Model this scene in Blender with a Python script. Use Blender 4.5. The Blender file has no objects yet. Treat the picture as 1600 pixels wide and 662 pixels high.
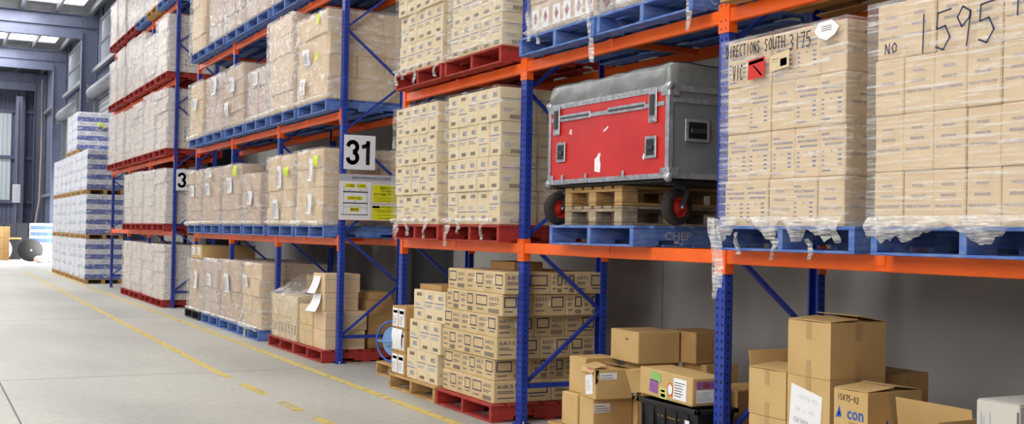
import bpy, bmesh, math, random
from mathutils import Vector, Matrix, noise
R = math.radians
COL = bpy.context.scene.collection
random.seed(7)

# ------------------------------------------------------------------ materials
MATS = {}
def srgb(r, g, b):
    f = lambda c: (c/255/12.92) if c/255 <= .04045 else ((c/255+.055)/1.055)**2.4
    return (f(r), f(g), f(b), 1)

def mat(name, c1, c2=None, rough=.6, metal=0., nscale=6., stretch=(1, 1, 1), bump=0., spec=.4, lo=.35, hi=.65, emit=0., trans=0., detail=4, coat=0.):
    if name in MATS: return MATS[name]
    m = bpy.data.materials.new(name); m.use_nodes = True
    nt = m.node_tree; b = nt.nodes['Principled BSDF']
    b.inputs['Roughness'].default_value = rough
    b.inputs['Metallic'].default_value = metal
    b.inputs['Specular IOR Level'].default_value = spec
    b.inputs['Base Color'].default_value = c1
    if coat: b.inputs['Coat Weight'].default_value = coat
    if emit:
        b.inputs['Emission Color'].default_value = c1; b.inputs['Emission Strength'].default_value = emit
    if c2 or bump:
        tc = nt.nodes.new('ShaderNodeTexCoord'); mp = nt.nodes.new('ShaderNodeMapping'); mp.inputs['Scale'].default_value = stretch
        n = nt.nodes.new('ShaderNodeTexNoise'); n.inputs['Scale'].default_value = nscale; n.inputs['Detail'].default_value = detail
        nt.links.new(tc.outputs['Object'], mp.inputs['Vector']); nt.links.new(mp.outputs[0], n.inputs['Vector'])
        if c2:
            r = nt.nodes.new('ShaderNodeValToRGB'); r.color_ramp.elements[0].position = lo; r.color_ramp.elements[1].position = hi
            r.color_ramp.elements[0].color = c1; r.color_ramp.elements[1].color = c2
            nt.links.new(n.outputs['Fac'], r.inputs['Fac']); nt.links.new(r.outputs['Color'], b.inputs['Base Color'])
        if bump:
            bp = nt.nodes.new('ShaderNodeBump'); bp.inputs['Strength'].default_value = bump; bp.inputs['Distance'].default_value = .01
            nt.links.new(n.outputs['Fac'], bp.inputs['Height']); nt.links.new(bp.outputs[0], b.inputs['Normal'])
    MATS[name] = m
    return m

def film(name, base=.12, amp=.55, lo=.5, hi=.62, stretch=(1.5, 1.5, 26), rot=(0, 0, 0), col=(.86, .85, .83, 1), rough=.22, bump=.6):
    """thin stretch film: clear with milky streaks and crinkled gloss"""
    m = bpy.data.materials.new(name); m.use_nodes = True
    nt = m.node_tree; b = nt.nodes['Principled BSDF']; out = nt.nodes['Material Output']
    b.inputs['Base Color'].default_value = col; b.inputs['Roughness'].default_value = rough; b.inputs['Specular IOR Level'].default_value = .8
    tc = nt.nodes.new('ShaderNodeTexCoord'); mp = nt.nodes.new('ShaderNodeMapping')
    mp.inputs['Scale'].default_value = stretch; mp.inputs['Rotation'].default_value = rot
    n = nt.nodes.new('ShaderNodeTexNoise'); n.inputs['Scale'].default_value = 1.6; n.inputs['Detail'].default_value = 5; n.inputs['Distortion'].default_value = .6
    nt.links.new(tc.outputs['Object'], mp.inputs['Vector']); nt.links.new(mp.outputs[0], n.inputs['Vector'])
    r = nt.nodes.new('ShaderNodeValToRGB')
    r.color_ramp.elements[0].position = lo; r.color_ramp.elements[1].position = hi
    r.color_ramp.elements[0].color = (base,)*3+(1,); r.color_ramp.elements[1].color = (base+amp,)*3+(1,)
    nt.links.new(n.outputs['Fac'], r.inputs['Fac'])
    bp = nt.nodes.new('ShaderNodeBump'); bp.inputs['Strength'].default_value = bump; bp.inputs['Distance'].default_value = .02
    n2 = nt.nodes.new('ShaderNodeTexNoise'); n2.inputs['Scale'].default_value = 9; n2.inputs['Detail'].default_value = 3; n2.inputs['Distortion'].default_value = 1.5
    nt.links.new(tc.outputs['Object'], n2.inputs['Vector'])
    nt.links.new(n2.outputs['Fac'], bp.inputs['Height']); nt.links.new(bp.outputs[0], b.inputs['Normal'])
    t = nt.nodes.new('ShaderNodeBsdfTransparent'); mx = nt.nodes.new('ShaderNodeMixShader')
    nt.links.new(r.outputs['Color'], mx.inputs[0]); nt.links.new(t.outputs[0], mx.inputs[1]); nt.links.new(b.outputs[0], mx.inputs[2])
    nt.links.new(mx.outputs[0], out.inputs['Surface'])
    MATS[name] = m
    return m

M = dict(
    blue=mat('rack_blue', srgb(38, 66, 165), srgb(30, 52, 142), .38, nscale=5, spec=.5),
    orange=mat('rack_orange', srgb(255, 108, 22), srgb(240, 94, 18), .4, nscale=3, spec=.5),
    hole=mat('slot_black', srgb(8, 9, 22), rough=.9),
    steel=mat('zinc_steel', srgb(170, 172, 175), rough=.4, metal=.7),
    red_pallet=mat('red_pallet_paint', srgb(176, 52, 42), srgb(140, 42, 38), .7, nscale=7, stretch=(1, 1, 3), bump=.3),
    blue_pallet=mat('blue_pallet_paint', srgb(74, 110, 180), srgb(118, 142, 190), .7, nscale=8, stretch=(1, 1, 4), bump=.3, lo=.42, hi=.72),
    timber=mat('raw_timber', srgb(196, 160, 104), srgb(166, 128, 78), .8, nscale=9, stretch=(1, .3, 3), bump=.3),
    oldtimber=mat('grey_timber', srgb(186, 168, 140), srgb(140, 122, 98), .85, nscale=9, stretch=(1, .3, 3), bump=.3),
    kraft=mat('kraft_board', srgb(205, 172, 118), srgb(194, 160, 106), .75, nscale=3, spec=.25),
    tan=mat('tan_board', srgb(210, 186, 142), srgb(199, 173, 129), .75, nscale=4, spec=.25),
    cream=mat('cream_board', srgb(224, 206, 170), srgb(214, 194, 156), .7, nscale=4, spec=.25),
    pale=mat('pale_board', srgb(222, 196, 160), srgb(212, 184, 146), .75, nscale=4, spec=.25),
    buff=mat('buff_board', srgb(222, 198, 162), srgb(212, 186, 150), .7, nscale=4, spec=.25),
    chalk=mat('chalky_board', srgb(226, 214, 202), srgb(214, 200, 186), .7, nscale=4, spec=.25),
    brown=mat('brown_board', srgb(184, 146, 96), srgb(170, 132, 84), .8, nscale=3, spec=.25),
    rose=mat('rosy_board', srgb(204, 180, 158), srgb(190, 164, 140), .75, nscale=4, spec=.25),
    white=mat('white_paper', srgb(238, 238, 240), rough=.6),
    signwhite=mat('sign_white', srgb(232, 232, 236), rough=.35),
    black=mat('black_ink', srgb(12, 12, 16), rough=.6),
    ink=mat('navy_ink', srgb(48, 58, 90), rough=.7),
    ink2=mat('faded_navy_ink', srgb(84, 88, 112), rough=.7),
    barcode=mat('grey_bars', srgb(110, 104, 100), rough=.7),
    darkbars=mat('dark_bars', srgb(88, 80, 74), rough=.7),
    lightblue=mat('light_blue_ink', srgb(132, 150, 184), rough=.7),
    midblue=mat('mid_blue_ink', srgb(104, 116, 158), rough=.7),
    tape=mat('packing_tape', srgb(186, 148, 98), rough=.35, spec=.6),
    yellow=mat('yellow_print', srgb(226, 222, 40), rough=.45),
    redink=mat('red_ink', srgb(206, 44, 36), rough=.5),
    redframe=mat('red_thin_line', srgb(190, 90, 96), rough=.5),
    grey=mat('grey_print', srgb(176, 178, 190), rough=.5),
    casered=mat('case_red_laminate', srgb(205, 40, 34), srgb(190, 32, 28), .35, nscale=3, spec=.5),
    casegrey=mat('case_grey_laminate', srgb(120, 124, 130), srgb(106, 110, 116), .45, nscale=3),
    alu=mat('aluminium_trim', srgb(196, 198, 202), srgb(160, 162, 166), .3, metal=.6, nscale=20),
    vinyl=mat('grey_vinyl_cover', srgb(128, 130, 128), srgb(112, 114, 112), .28, nscale=7, bump=.5, spec=.7),
    rubber=mat('tyre_rubber', srgb(44, 42, 40), rough=.85),
    hub=mat('red_wheel_hub', srgb(206, 44, 30), rough=.4),
    darkmetal=mat('dark_metal', srgb(60, 62, 66), rough=.5, metal=.4),
    plasticblack=mat('black_plastic', srgb(24, 24, 26), rough=.5),
    reelblue=mat('hose_reel_blue', srgb(52, 104, 196), rough=.35),
    reelpale=mat('hose_reel_pale_blue', srgb(122, 160, 210), rough=.4),
    purple=mat('purple_sticker', srgb(146, 92, 158), rough=.5),
    green=mat('green_sticker', srgb(140, 190, 110), rough=.5),
    lime=mat('lime_note', srgb(206, 226, 50), rough=.6),
    yellowlabel=mat('pale_yellow_label', srgb(206, 212, 120), rough=.6),
    orangestick=mat('orange_sticker', srgb(222, 110, 60), rough=.5),
    teal=mat('teal_ink', srgb(40, 130, 140), rough=.5),
    conblue=mat('strong_blue_ink', srgb(40, 92, 176), rough=.6),
    gold=mat('gold_label', srgb(170, 130, 60), rough=.4, metal=.3),
    bwwhite=mat('white_pack', srgb(226, 228, 236), rough=.5),
    offwhite=mat('off_white_board', srgb(206, 202, 192), rough=.6),
    bwblue=mat('blue_pack', srgb(52, 74, 158), srgb(70, 92, 172), .5, nscale=12),
    cladding=mat('blue_grey_steel', srgb(112, 118, 142), srgb(102, 108, 132), .5, nscale=2),
    concrete=mat('precast_concrete', srgb(176, 173, 170), srgb(150, 147, 144), .85, nscale=1.3, stretch=(1, 1, .3), bump=.1, lo=.3, hi=.7),
    charcoal=mat('charcoal_steel', srgb(70, 70, 74), rough=.6),
    galv=mat('galvanised_purlin', srgb(150, 152, 156), rough=.45, metal=.5),
    foil=mat('foil_roof_lining', srgb(160, 160, 158), srgb(134, 134, 134), .35, metal=.5, nscale=3),
    skylight=mat('translucent_roof_sheet', (1, 1, 1, 1), rough=.5, emit=7.),
    window=mat('translucent_wall_sheet', srgb(190, 200, 205), rough=.5, emit=.5),
    brightwindow=mat('clerestory_sheet', srgb(170, 176, 186), rough=.15, emit=.12),
    drum=mat('roller_door_steel', srgb(138, 142, 150), rough=.4, metal=.3),
    pink=mat('pink_sack', srgb(226, 186, 176), rough=.8),
    sack=mat('white_sack', srgb(206, 206, 204), rough=.8, bump=.8, nscale=6),
    darkcab=mat('dark_cabinet', srgb(40, 40, 48), rough=.6),
    pipe=mat('brown_pipe', srgb(168, 148, 140), rough=.5),
)
film('stretch_film', .12, .42, .5, .68, stretch=(1.6, 1.6, 38), bump=.9)
film('stretch_film_soft', .14, .40, .48, .68, stretch=(3, 3, 9), bump=.9)
film('stretch_film_diag', .12, .42, .5, .68, stretch=(3, 1.6, 36), rot=(R(6), 0, 0), bump=.9)
film('stretch_film_clear', .06, .38, .54, .7, stretch=(3, 3, 9), bump=.9)
film('stretch_film_milky', .2, .36, .46, .64, stretch=(9, 9, 12), col=(.9, .9, .93, 1), bump=1., rough=.18)
film('film_pack', .12, .4, .5, .66, stretch=(5, 5, 9), col=(.92, .92, .96, 1), bump=1., rough=.15)
film('film_dense', .24, .5, .42, .62, stretch=(5, 5, 60), col=(.84, .82, .78, 1), bump=1.)

# concrete floor
def floor_mat():
    m = bpy.data.materials.new('polished_concrete'); m.use_nodes = True; nt = m.node_tree; b = nt.nodes['Principled BSDF']
    tc = nt.nodes.new('ShaderNodeTexCoord')
    def nz(s, det, st=(1, 1, 1)):
        mp = nt.nodes.new('ShaderNodeMapping'); mp.inputs['Scale'].default_value = st
        n = nt.nodes.new('ShaderNodeTexNoise'); n.inputs['Scale'].default_value = s; n.inputs['Detail'].default_value = det; n.inputs['Distortion'].default_value = .5
        nt.links.new(tc.outputs['Object'], mp.inputs[0]); nt.links.new(mp.outputs[0], n.inputs['Vector']); return n
    a = nz(.55, 8, (1, .5, 1)); c = nz(14, 6)
    r = nt.nodes.new('ShaderNodeValToRGB'); r.color_ramp.elements[0].position = .33; r.color_ramp.elements[1].position = .62
    r.color_ramp.elements[0].color = srgb(166, 165, 158); r.color_ramp.elements[1].color = srgb(190, 188, 179)
    r2 = nt.nodes.new('ShaderNodeValToRGB'); r2.color_ramp.elements[0].position = .3; r2.color_ramp.elements[1].position = .6
    r2.color_ramp.elements[0].color = (.84, .84, .84, 1); r2.color_ramp.elements[1].color = (1, 1, 1, 1)
    mx = nt.nodes.new('ShaderNodeMix'); mx.data_type = 'RGBA'; mx.blend_type = 'MULTIPLY'; mx.inputs[0].default_value = 1
    nt.links.new(a.outputs['Fac'], r.inputs[0]); nt.links.new(c.outputs['Fac'], r2.inputs[0])
    nt.links.new(r.outputs[0], mx.inputs[6]); nt.links.new(r2.outputs[0], mx.inputs[7]); nt.links.new(mx.outputs[2], b.inputs['Base Color'])
    rr = nt.nodes.new('ShaderNodeMapRange'); rr.inputs['To Min'].default_value = .35; rr.inputs['To Max'].default_value = .6
    nt.links.new(a.outputs['Fac'], rr.inputs[0]); nt.links.new(rr.outputs[0], b.inputs['Roughness'])
    return m
M['floor'] = floor_mat()
def worn_mat(name, keep):
    m = bpy.data.materials.new(name); m.use_nodes = True; nt = m.node_tree; b = nt.nodes['Principled BSDF']; out = nt.nodes['Material Output']
    b.inputs['Base Color'].default_value = srgb(212, 190, 104); b.inputs['Roughness'].default_value = .6
    tc = nt.nodes.new('ShaderNodeTexCoord'); n = nt.nodes.new('ShaderNodeTexNoise'); n.inputs['Scale'].default_value = 9; n.inputs['Detail'].default_value = 6
    nt.links.new(tc.outputs['Object'], n.inputs['Vector'])
    r = nt.nodes.new('ShaderNodeValToRGB'); r.color_ramp.elements[0].position = keep; r.color_ramp.elements[1].position = keep+.12
    r.color_ramp.elements[0].color = (.9,)*3+(1,); r.color_ramp.elements[1].color = (.15,)*3+(1,)
    nt.links.new(n.outputs['Fac'], r.inputs[0])
    t = nt.nodes.new('ShaderNodeBsdfTransparent'); mx = nt.nodes.new('ShaderNodeMixShader')
    nt.links.new(r.outputs[0], mx.inputs[0]); nt.links.new(t.outputs[0], mx.inputs[1]); nt.links.new(b.outputs[0], mx.inputs[2])
    nt.links.new(mx.outputs[0], out.inputs['Surface'])
    return m
M['line'] = worn_mat('yellow_line_paint', .58); M['linew'] = worn_mat('worn_yellow_line_paint', .5)

# ------------------------------------------------------------------ mesh builder
TEXT = {}
def text_polys(s, bold=0.):
    k = (s, bold)
    if k not in TEXT:
        cu = bpy.data.curves.new('t', 'FONT'); cu.body = s; cu.offset = bold; cu.resolution_u = 2
        o = bpy.data.objects.new('t', cu); COL.objects.link(o)
        me = bpy.data.meshes.new_from_object(o.evaluated_get(bpy.context.evaluated_depsgraph_get()))
        vs = [(v.co.x, v.co.y) for v in me.vertices]; fs = [tuple(p.vertices) for p in me.polygons]
        x0 = min(v[0] for v in vs); x1 = max(v[0] for v in vs); y0 = min(v[1] for v in vs); y1 = max(v[1] for v in vs)
        vs = [((x-x0)/(x1-x0), (y-y0)/(y1-y0)) for x, y in vs]
        TEXT[k] = (vs, fs, (x1-x0)/(y1-y0))
        bpy.data.objects.remove(o); bpy.data.curves.remove(cu); bpy.data.meshes.remove(me)
    return TEXT[k]

class MB:
    def __init__(s): s.v = []; s.f = []; s.m = []; s.sm = []; s.mats = []
    def mi(s, m):
        if m not in s.mats: s.mats.append(m)
        return s.mats.index(m)
    def add(s, vs, fs, m, smooth=False, T=None):
        n = len(s.v)
        s.v += [tuple(T @ Vector(v)) if T else tuple(v) for v in vs]
        i = s.mi(m)
        for f in fs: s.f.append(tuple(n+k for k in f)); s.m.append(i); s.sm.append(smooth)
        return s
    def box(s, x0, x1, y0, y1, z0, z1, m, c=0., T=None):
        if c <= 0:
            vs = [(x, y, z) for x in (x0, x1) for y in (y0, y1) for z in (z0, z1)]
            fs = [(0, 1, 3, 2), (4, 6, 7, 5), (0, 4, 5, 1), (2, 3, 7, 6), (0, 2, 6, 4), (1, 5, 7, 3)]
            return s.add(vs, fs, m, T=T)
        lo = (x0, y0, z0); hi = (x1, y1, z1); vs = []; ix = {}
        for a in range(8):
            sg = [(a >> k) & 1 for k in range(3)]
            for t in range(3):
                p = []
                for k in range(3):
                    q = hi[k] if sg[k] else lo[k]
                    if k != t: q += -c if sg[k] else c
                    p.append(q)
                ix[(tuple(sg), t)] = len(vs); vs.append(p)
        fs = []
        for t in range(3):
            o = [k for k in range(3) if k != t]
            for sg in (0, 1):
                r = []
                for (p, q) in ((0, 0), (1, 0), (1, 1), (0, 1)):
                    g = [0]*3; g[t] = sg; g[o[0]] = p; g[o[1]] = q; r.append(ix[(tuple(g), t)])
                fs.append(r)
            for p in (0, 1):
                for q in (0, 1):
                    g0 = [0]*3; g0[o[0]] = p; g0[o[1]] = q; g1 = list(g0); g1[t] = 1; g0 = tuple(g0); g1 = tuple(g1)
                    fs.append((ix[(g0, o[0])], ix[(g1, o[0])], ix[(g1, o[1])], ix[(g0, o[1])]))
        for a in range(8):
            sg = tuple((a >> k) & 1 for k in range(3)); fs.append((ix[(sg, 0)], ix[(sg, 1)], ix[(sg, 2)]))
        return s.add(vs, fs, m, T=T)
    def bar(s, p, q, w, h, m, up=(0, 0, 1)):
        p = Vector(p); q = Vector(q); d = (q-p); L = d.length; d.normalize(); a = Vector(up).cross(d)
        if a.length < 1e-4: a = Vector((1, 0, 0)).cross(d)
        a.normalize(); b = d.cross(a)
        vs = [p+d*t*L+a*(w/2*i)+b*(h/2*j) for t in (0, 1) for i in (-1, 1) for j in (-1, 1)]
        return s.add(vs, [(0, 1, 3, 2), (4, 6, 7, 5), (0, 4, 5, 1), (2, 3, 7, 6), (0, 2, 6, 4), (1, 5, 7, 3)], m)
    def tube(s, pts, r, m, n=10, closed=False, caps=True):
        pts = [Vector(p) for p in pts]; N = len(pts); rs = r if isinstance(r, (list, tuple)) else [r]*N; vs = []
        prev = None
        for i, p in enumerate(pts):
            a = pts[(i-1) % N] if (closed or i > 0) else p; b = pts[(i+1) % N] if (closed or i < N-1) else p
            d = (b-a).normalized()
            if prev is None:
                u = d.orthogonal().normalized()
            else:
                u = (prev-d*prev.dot(d)); u = u.normalized() if u.length > 1e-5 else d.orthogonal().normalized()
            prev = u; w = d.cross(u)
            vs += [p+(u*math.cos(2*math.pi*k/n)+w*math.sin(2*math.pi*k/n))*rs[i] for k in range(n)]
        fs = []
        for i in range(N if closed else N-1):
            j = (i+1) % N
            for k in range(n): fs.append((i*n+k, i*n+(k+1) % n, j*n+(k+1) % n, j*n+k))
        s.add(vs, fs, m, True)
        if caps and not closed:
            s.add(vs[:n], [tuple(range(n))], m); s.add(vs[-n:], [tuple(range(n))], m)
        return s
    def lathe(s, prof, c, axis, m, n=28):
        """prof: [(r, t)] along axis through c"""
        ax = Vector(axis).normalized(); u = ax.orthogonal().normalized(); w = ax.cross(u); c = Vector(c); vs = []
        for r, t in prof: vs += [c+ax*t+(u*math.cos(2*math.pi*k/n)+w*math.sin(2*math.pi*k/n))*max(r, 1e-4) for k in range(n)]
        fs = [(i*n+k, i*n+(k+1) % n, (i+1)*n+(k+1) % n, (i+1)*n+k) for i in range(len(prof)-1) for k in range(n)]
        return s.add(vs, fs, m, True)
    def decal(s, O, U, V, W, H, items):
        """items on a face: O corner, U/V unit vectors, W/H face size.
        ('r',u0,v0,u1,v1,m) ('o',u0,v0,u1,v1,t,m) outline ('t',text,u0,v0,u1,v1,bold,m) ('s',pts,w,m) stroke ('p',pts,m) polygon"""
        O = Vector(O); U = Vector(U); V = Vector(V)
        P = lambda a, b: O+U*(a*W)+V*(b*H)
        q = lambda a, b, c, d, m: s.add([P(a, b), P(c, b), P(c, d), P(a, d)], [(0, 1, 2, 3)], m)
        for it in items:
            if it[0] == 'r': q(*it[1:5], it[5])
            elif it[0] == 'o':
                _, a, b, c, d, t, m = it; tu = t/W; tv = t/H
                q(a, b, c, b+tv, m); q(a, d-tv, c, d, m); q(a, b+tv, a+tu, d-tv, m); q(c-tu, b+tv, c, d-tv, m)
            elif it[0] == 't':
                _, t, a, b, c, d, bo, m = it; vs, fs, _r = text_polys(t, bo)
                s.add([P(a+(c-a)*x, b+(d-b)*y) for x, y in vs], fs, m)
            elif it[0] == 'p': s.add([P(a, b) for a, b in it[1]], [tuple(range(len(it[1])))], it[2])
            elif it[0] == 's':
                _, pts, w, m = it
                for (a, b), (c, d) in zip(pts, pts[1:]):
                    p = P(a, b); r = P(c, d); dd = (r-p)
                    if dd.length < 1e-6: continue
                    nn = U.cross(V).cross(dd.normalized())*w/2; e = dd.normalized()*w*.3
                    s.add([p-nn-e, r-nn+e, r+nn+e, p+nn-e], [(0, 1, 2, 3)], m)
        return s
    def build(s, name, parent=None, loc=(0, 0, 0), rot=0., me=None):
        if me is None: me = s.mesh(name)
        return link(name, me, parent, loc, rot)
    def mesh(s, name):
        me = bpy.data.meshes.new(name); me.from_pydata(s.v, [], s.f)
        for m in s.mats: me.materials.append(m)
        me.polygons.foreach_set('material_index', s.m); me.polygons.foreach_set('use_smooth', s.sm)
        bm = bmesh.new(); bm.from_mesh(me); bmesh.ops.recalc_face_normals(bm, faces=bm.faces); bm.to_mesh(me); bm.free()
        me.update(); return me

def link(name, me, parent=None, loc=(0, 0, 0), rot=0.):
    o = bpy.data.objects.new(name, me); COL.objects.link(o)
    if parent: o.parent = parent
    o.location = loc; o.rotation_euler = (0, 0, rot)
    return o
def tag(o, label=None, cat=None, group=None, kind=None):
    if label:
        n = len(label.split())
        if not 4 <= n <= 16: print('LABEL', n, label)
        o['label'] = label
    if cat: o['category'] = cat
    if group: o['group'] = group
    if kind: o['kind'] = kind
    return o
def thing(name, label, cat, loc=(0, 0, 0), rot=0., group=None):
    return tag(link(name, None, None, loc, rot), label, cat, group)
def struct(o): o['kind'] = 'structure'; return o

# ------------------------------------------------------------------ handwriting strokes (unit boxes)
G = {'1': [[(.5, 0), (.55, 1)]], '5': [[(.9, 1), (.2, .95), (.15, .55), (.6, .6), (.85, .3), (.5, 0), (.1, .1)]],
     '9': [[(.8, .85), (.4, 1), (.12, .75), (.35, .5), (.75, .7), (.8, .85), (.7, .4), (.6, 0)]],
     '3': [[(.1, .9), (.5, 1), (.8, .75), (.4, .55), (.8, .35), (.5, 0), (.1, .1)]], '7': [[(.1, .95), (.85, 1), (.5, 0)]],
     'D': [[(.1, 0), (.15, 1), (.6, .85), (.8, .4), (.5, .05), (.1, 0)]], 'I': [[(.4, 0), (.5, 1)]],
     'R': [[(.1, 0), (.15, 1), (.65, .9), (.6, .6), (.15, .5), (.8, 0)]], 'E': [[(.8, 1), (.15, .95), (.1, 0), (.8, .05)], [(.1, .5), (.6, .5)]],
     'C': [[(.8, .9), (.4, 1), (.1, .5), (.4, 0), (.8, .1)]], 'T': [[(.0, 1), (.9, .95)], [(.45, 1), (.4, 0)]],
     'O': [[(.5, 1), (.1, .6), (.3, .05), (.75, .2), (.8, .75), (.5, 1)]], 'N': [[(.1, 0), (.15, 1), (.7, 0), (.8, 1)]],
     'S': [[(.8, .9), (.4, 1), (.15, .75), (.7, .4), (.5, 0), (.1, .1)]], 'U': [[(.1, 1), (.15, .2), (.5, 0), (.8, .3), (.85, 1)]],
     'H': [[(.15, 0), (.15, 1)], [(.15, .5), (.8, .5)], [(.8, 0), (.85, 1)]], 'V': [[(.05, 1), (.4, 0), (.75, 1)]],
     '8': [[(.5, .5), (.15, .75), (.5, 1), (.8, .75), (.2, .3), (.45, 0), (.8, .25), (.5, .5)]], '0': [[(.5, 1), (.15, .5), (.5, 0), (.8, .5), (.5, 1)]],
     '2': [[(.1, .85), (.5, 1), (.75, .7), (.1, 0), (.85, .05)]], '-': [[(.1, .5), (.8, .5)]], 'x': [[(.1, 0), (.7, .6)], [(.1, .6), (.7, 0)]], '4': [[(.6, 0), (.6, 1), (.1, .35), (.9, .35)]]}
def hand(s, u0, v0, u1, v1, w, m, slope=0.):
    out = []; n = len(s); du = (u1-u0)/n
    for i, ch in enumerate(s):
        for st in G.get(ch, []):
            out.append(('s', [(u0+du*(i+.9*a), v0+(v1-v0)*b+slope*(i/n)) for a, b in st], w, m))
    return out

# ------------------------------------------------------------------ carton prints
def bars(u0, v0, u1, v1, n, m, rnd, gap=.45):
    h = (v1-v0)/n
    return [('r', u0, v0+i*h, u0+(u1-u0)*rnd.uniform(.6, 1), v0+i*h+h*(1-gap), m) for i in range(n)]
def vbars(u0, v0, u1, v1, n, m):
    w = (u1-u0)/n
    return [('r', u0+i*w, v0, u0+i*w+w*.6, v1, m) for i in range(n)]
def prints(style, face, rnd):
    k, g, lb = M['ink'], M['barcode'], M['lightblue']
    if style == '6835big':
        return [('o', .06, .4, .46, .88, .010, k), ('t', '6835', .54, .68, .88, .84, .0, M['ink2'])] + bars(.54, .44, .88, .6, 2, g, rnd) + vbars(.52, .1, .9, .3, 14, g) + [('r', .08, .2, .34, .24, k)]
    if style == '6835small':
        return [('t', '6835', .06, .68, .42, .84, .0, M['ink2'])] + bars(.06, .44, .4, .6, 2, g, rnd) + [('o', .54, .38, .92, .88, .010, k), ('r', .06, .22, .34, .26, k), ('r', .6, .24, .88, .28, k)] + \
            ([('p', [(.46, .5), (.5, .46), (.52, .54), (.48, .58)], M['white']), ('p', [(.46, .62), (.5, .58), (.52, .66), (.48, .7)], M['white'])] if rnd.random() < .5 else [])
    if style == '6835two':
        r = []
        for o in (0, .5):
            r += [('t', '6835', o+.03, .7, o+.2, .84, .0, M['ink2']), ('o', o+.25, .4, o+.45, .88, .010, k), ('r', o+.04, .24, o+.18, .28, k)] + bars(o+.03, .46, o+.19, .62, 2, g, rnd) + vbars(o+.26, .08, o+.44, .28, 10, g)
        return r
    if style == 'cream':
        fl = rnd.random() < .3
        a = [('t', '802', .40, .72, .80, .86, .02, M['midblue']), ('r', .08, .595, .92, .625, M['midblue'])] + bars(.12, .44, .8, .56, 2, g if rnd.random() < .3 else lb, rnd, .6) + vbars(.32, .09, .80, .2, 9, M['darkbars'])
        if face == 'end': a = [('t', '802', .66, .76, .96, .86, .01, lb), ('r', .06, .66, .97, .68, M['midblue']), ('r', .06, .61, .7, .62, lb)] + bars(.1, .3, .4, .42, 2, lb, rnd, .7) + vbars(.28, .08, .84, .2, 16, M['darkbars'])
        if fl: a = [flipv(t) for t in a]
        return a
    if style == 'thai':
        m = M['midblue']; mb = M['midblue']
        if face == 'end':
            return [('t', 'MODEL', .35, .74, .65, .80, .0, mb), ('t', 'BREAKER', .3, .56, .68, .62, .0, mb), ('t', 'MADE IN THAILAND', .12, .4, .88, .46, .0, mb), ('t', '1 PC', .42, .24, .6, .3, .0, m)]
        if rnd.random() < .3:
            return [('t', 'MODEL', .3, .72, .68, .77, .0, m), ('t', 'BREAKER', .25, .54, .72, .59, .0, m), ('t', 'MADE IN THAILAND', .08, .36, .9, .41, .0, m)]
        a = [('t', 'MODEL', .1, .80, .4, .85, .015, m), ('t', 'CIRCUIT BREAKERS', .1, .70, .92, .75, .015, m), ('t', 'MADE IN THAILAND', .22, .60, .9, .65, .015, m)]
        for i in range(4): a += [('r', .1, .48-.09*i, .2, .51-.09*i, m), ('r', .72, .48-.09*i, .86, .515-.09*i, mb), ('r', .45, .48-.09*i, .5, .51-.09*i, m)][:2 if i else 3]
        return a + [('r', .1, .1, .45, .125, m)]
    if style == 'greyline':
        return [('r', .0, .70, 1, .72, M['lightblue'])]
    if style == 'seam':
        return [('r', .3, .3, .7, .4, M['tape'])] if rnd.random() < .2 else []
    if style == 'tape':
        return [('r', .44, .68, .56, 1., M['tape']), ('r', .44, 0, .56, .3, M['tape'])]
    if style == 'blocks':
        return bars(.12, .3, .4, .75, 4, g, rnd, .4) + bars(.55, .3, .9, .75, 4, g, rnd, .4)
    if style == 'bw':
        if face == 'end': return [('r', 0, 0, 1, .5, M['bwblue'])] + bars(.15, .62, .9, .9, 3, M['grey'], rnd, .5)
        return [('r', .3, .1, .7, .32, M['lightblue'])] if rnd.random() < .5 else []
    if style == 'doc':
        return [('r', .06, .1, .44, .9, M['white']), ('r', .5, .1, .9, .9, M['white']), ('r', .1, .68, .4, .8, M['lightblue']), ('r', .54, .66, .86, .8, M['lightblue'])] + bars(.1, .2, .38, .6, 5, M['grey'], rnd, .7) + bars(.55, .2, .84, .6, 5, M['grey'], rnd, .7)
    if style == 'docs1':
        return [('r', .1, .25, .7, .85, M['white'])] + bars(.15, .3, .6, .8, 6, g, rnd, .6)
    if style == 'danger':
        r = []
        for o in (.08, .56):
            r += [('r', o, .2, o+.34, .8, M['white']), ('p', [(o+.17, .32), (o+.27, .52), (o+.17, .72), (o+.07, .52)], M['redink'])]
        return r
    return []
def flipv(t):
    if t[0] == 'r': return ('r', t[1], 1-t[4], t[3], 1-t[2], t[5])
    if t[0] == 't': return ('t', t[1], t[2], 1-t[5], t[4], 1-t[3], t[6], t[7])
    return t

CART = {}
def carton_mesh(dx, dy, dz, mkey, front='', end='', var=0):
    key = (round(dx, 3), round(dy, 3), round(dz, 3), mkey, front, end, var)
    if key in CART: return CART[key]
    rnd = random.Random(hash((round(dx*100), front, end, var)) if False else (int(dx*1000)*31+int(dy*1000)*7+int(dz*1000)+var*101))
    b = MB(); c = min(.006, dz*.05)
    b.box(-dx/2, dx/2, -dy/2, dy/2, 0, dz, M[mkey], c)
    e = .0012
    if front: b.decal((-dx/2-e, dy/2, 0), (0, -1, 0), (0, 0, 1), dy, dz, prints(front, 'front', rnd))
    if end: b.decal((-dx/2, -dy/2-e, 0), (1, 0, 0), (0, 0, 1), dx, dz, prints(end, 'end', rnd))
    if front == 'tape': b.decal((-dx/2, dy/2, dz+e), (0, -1, 0), (1, 0, 0), dy, dx, [('r', .44, 0, .56, 1, M['tape'])])
    CART[key] = b.mesh('carton'); return CART[key]

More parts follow.
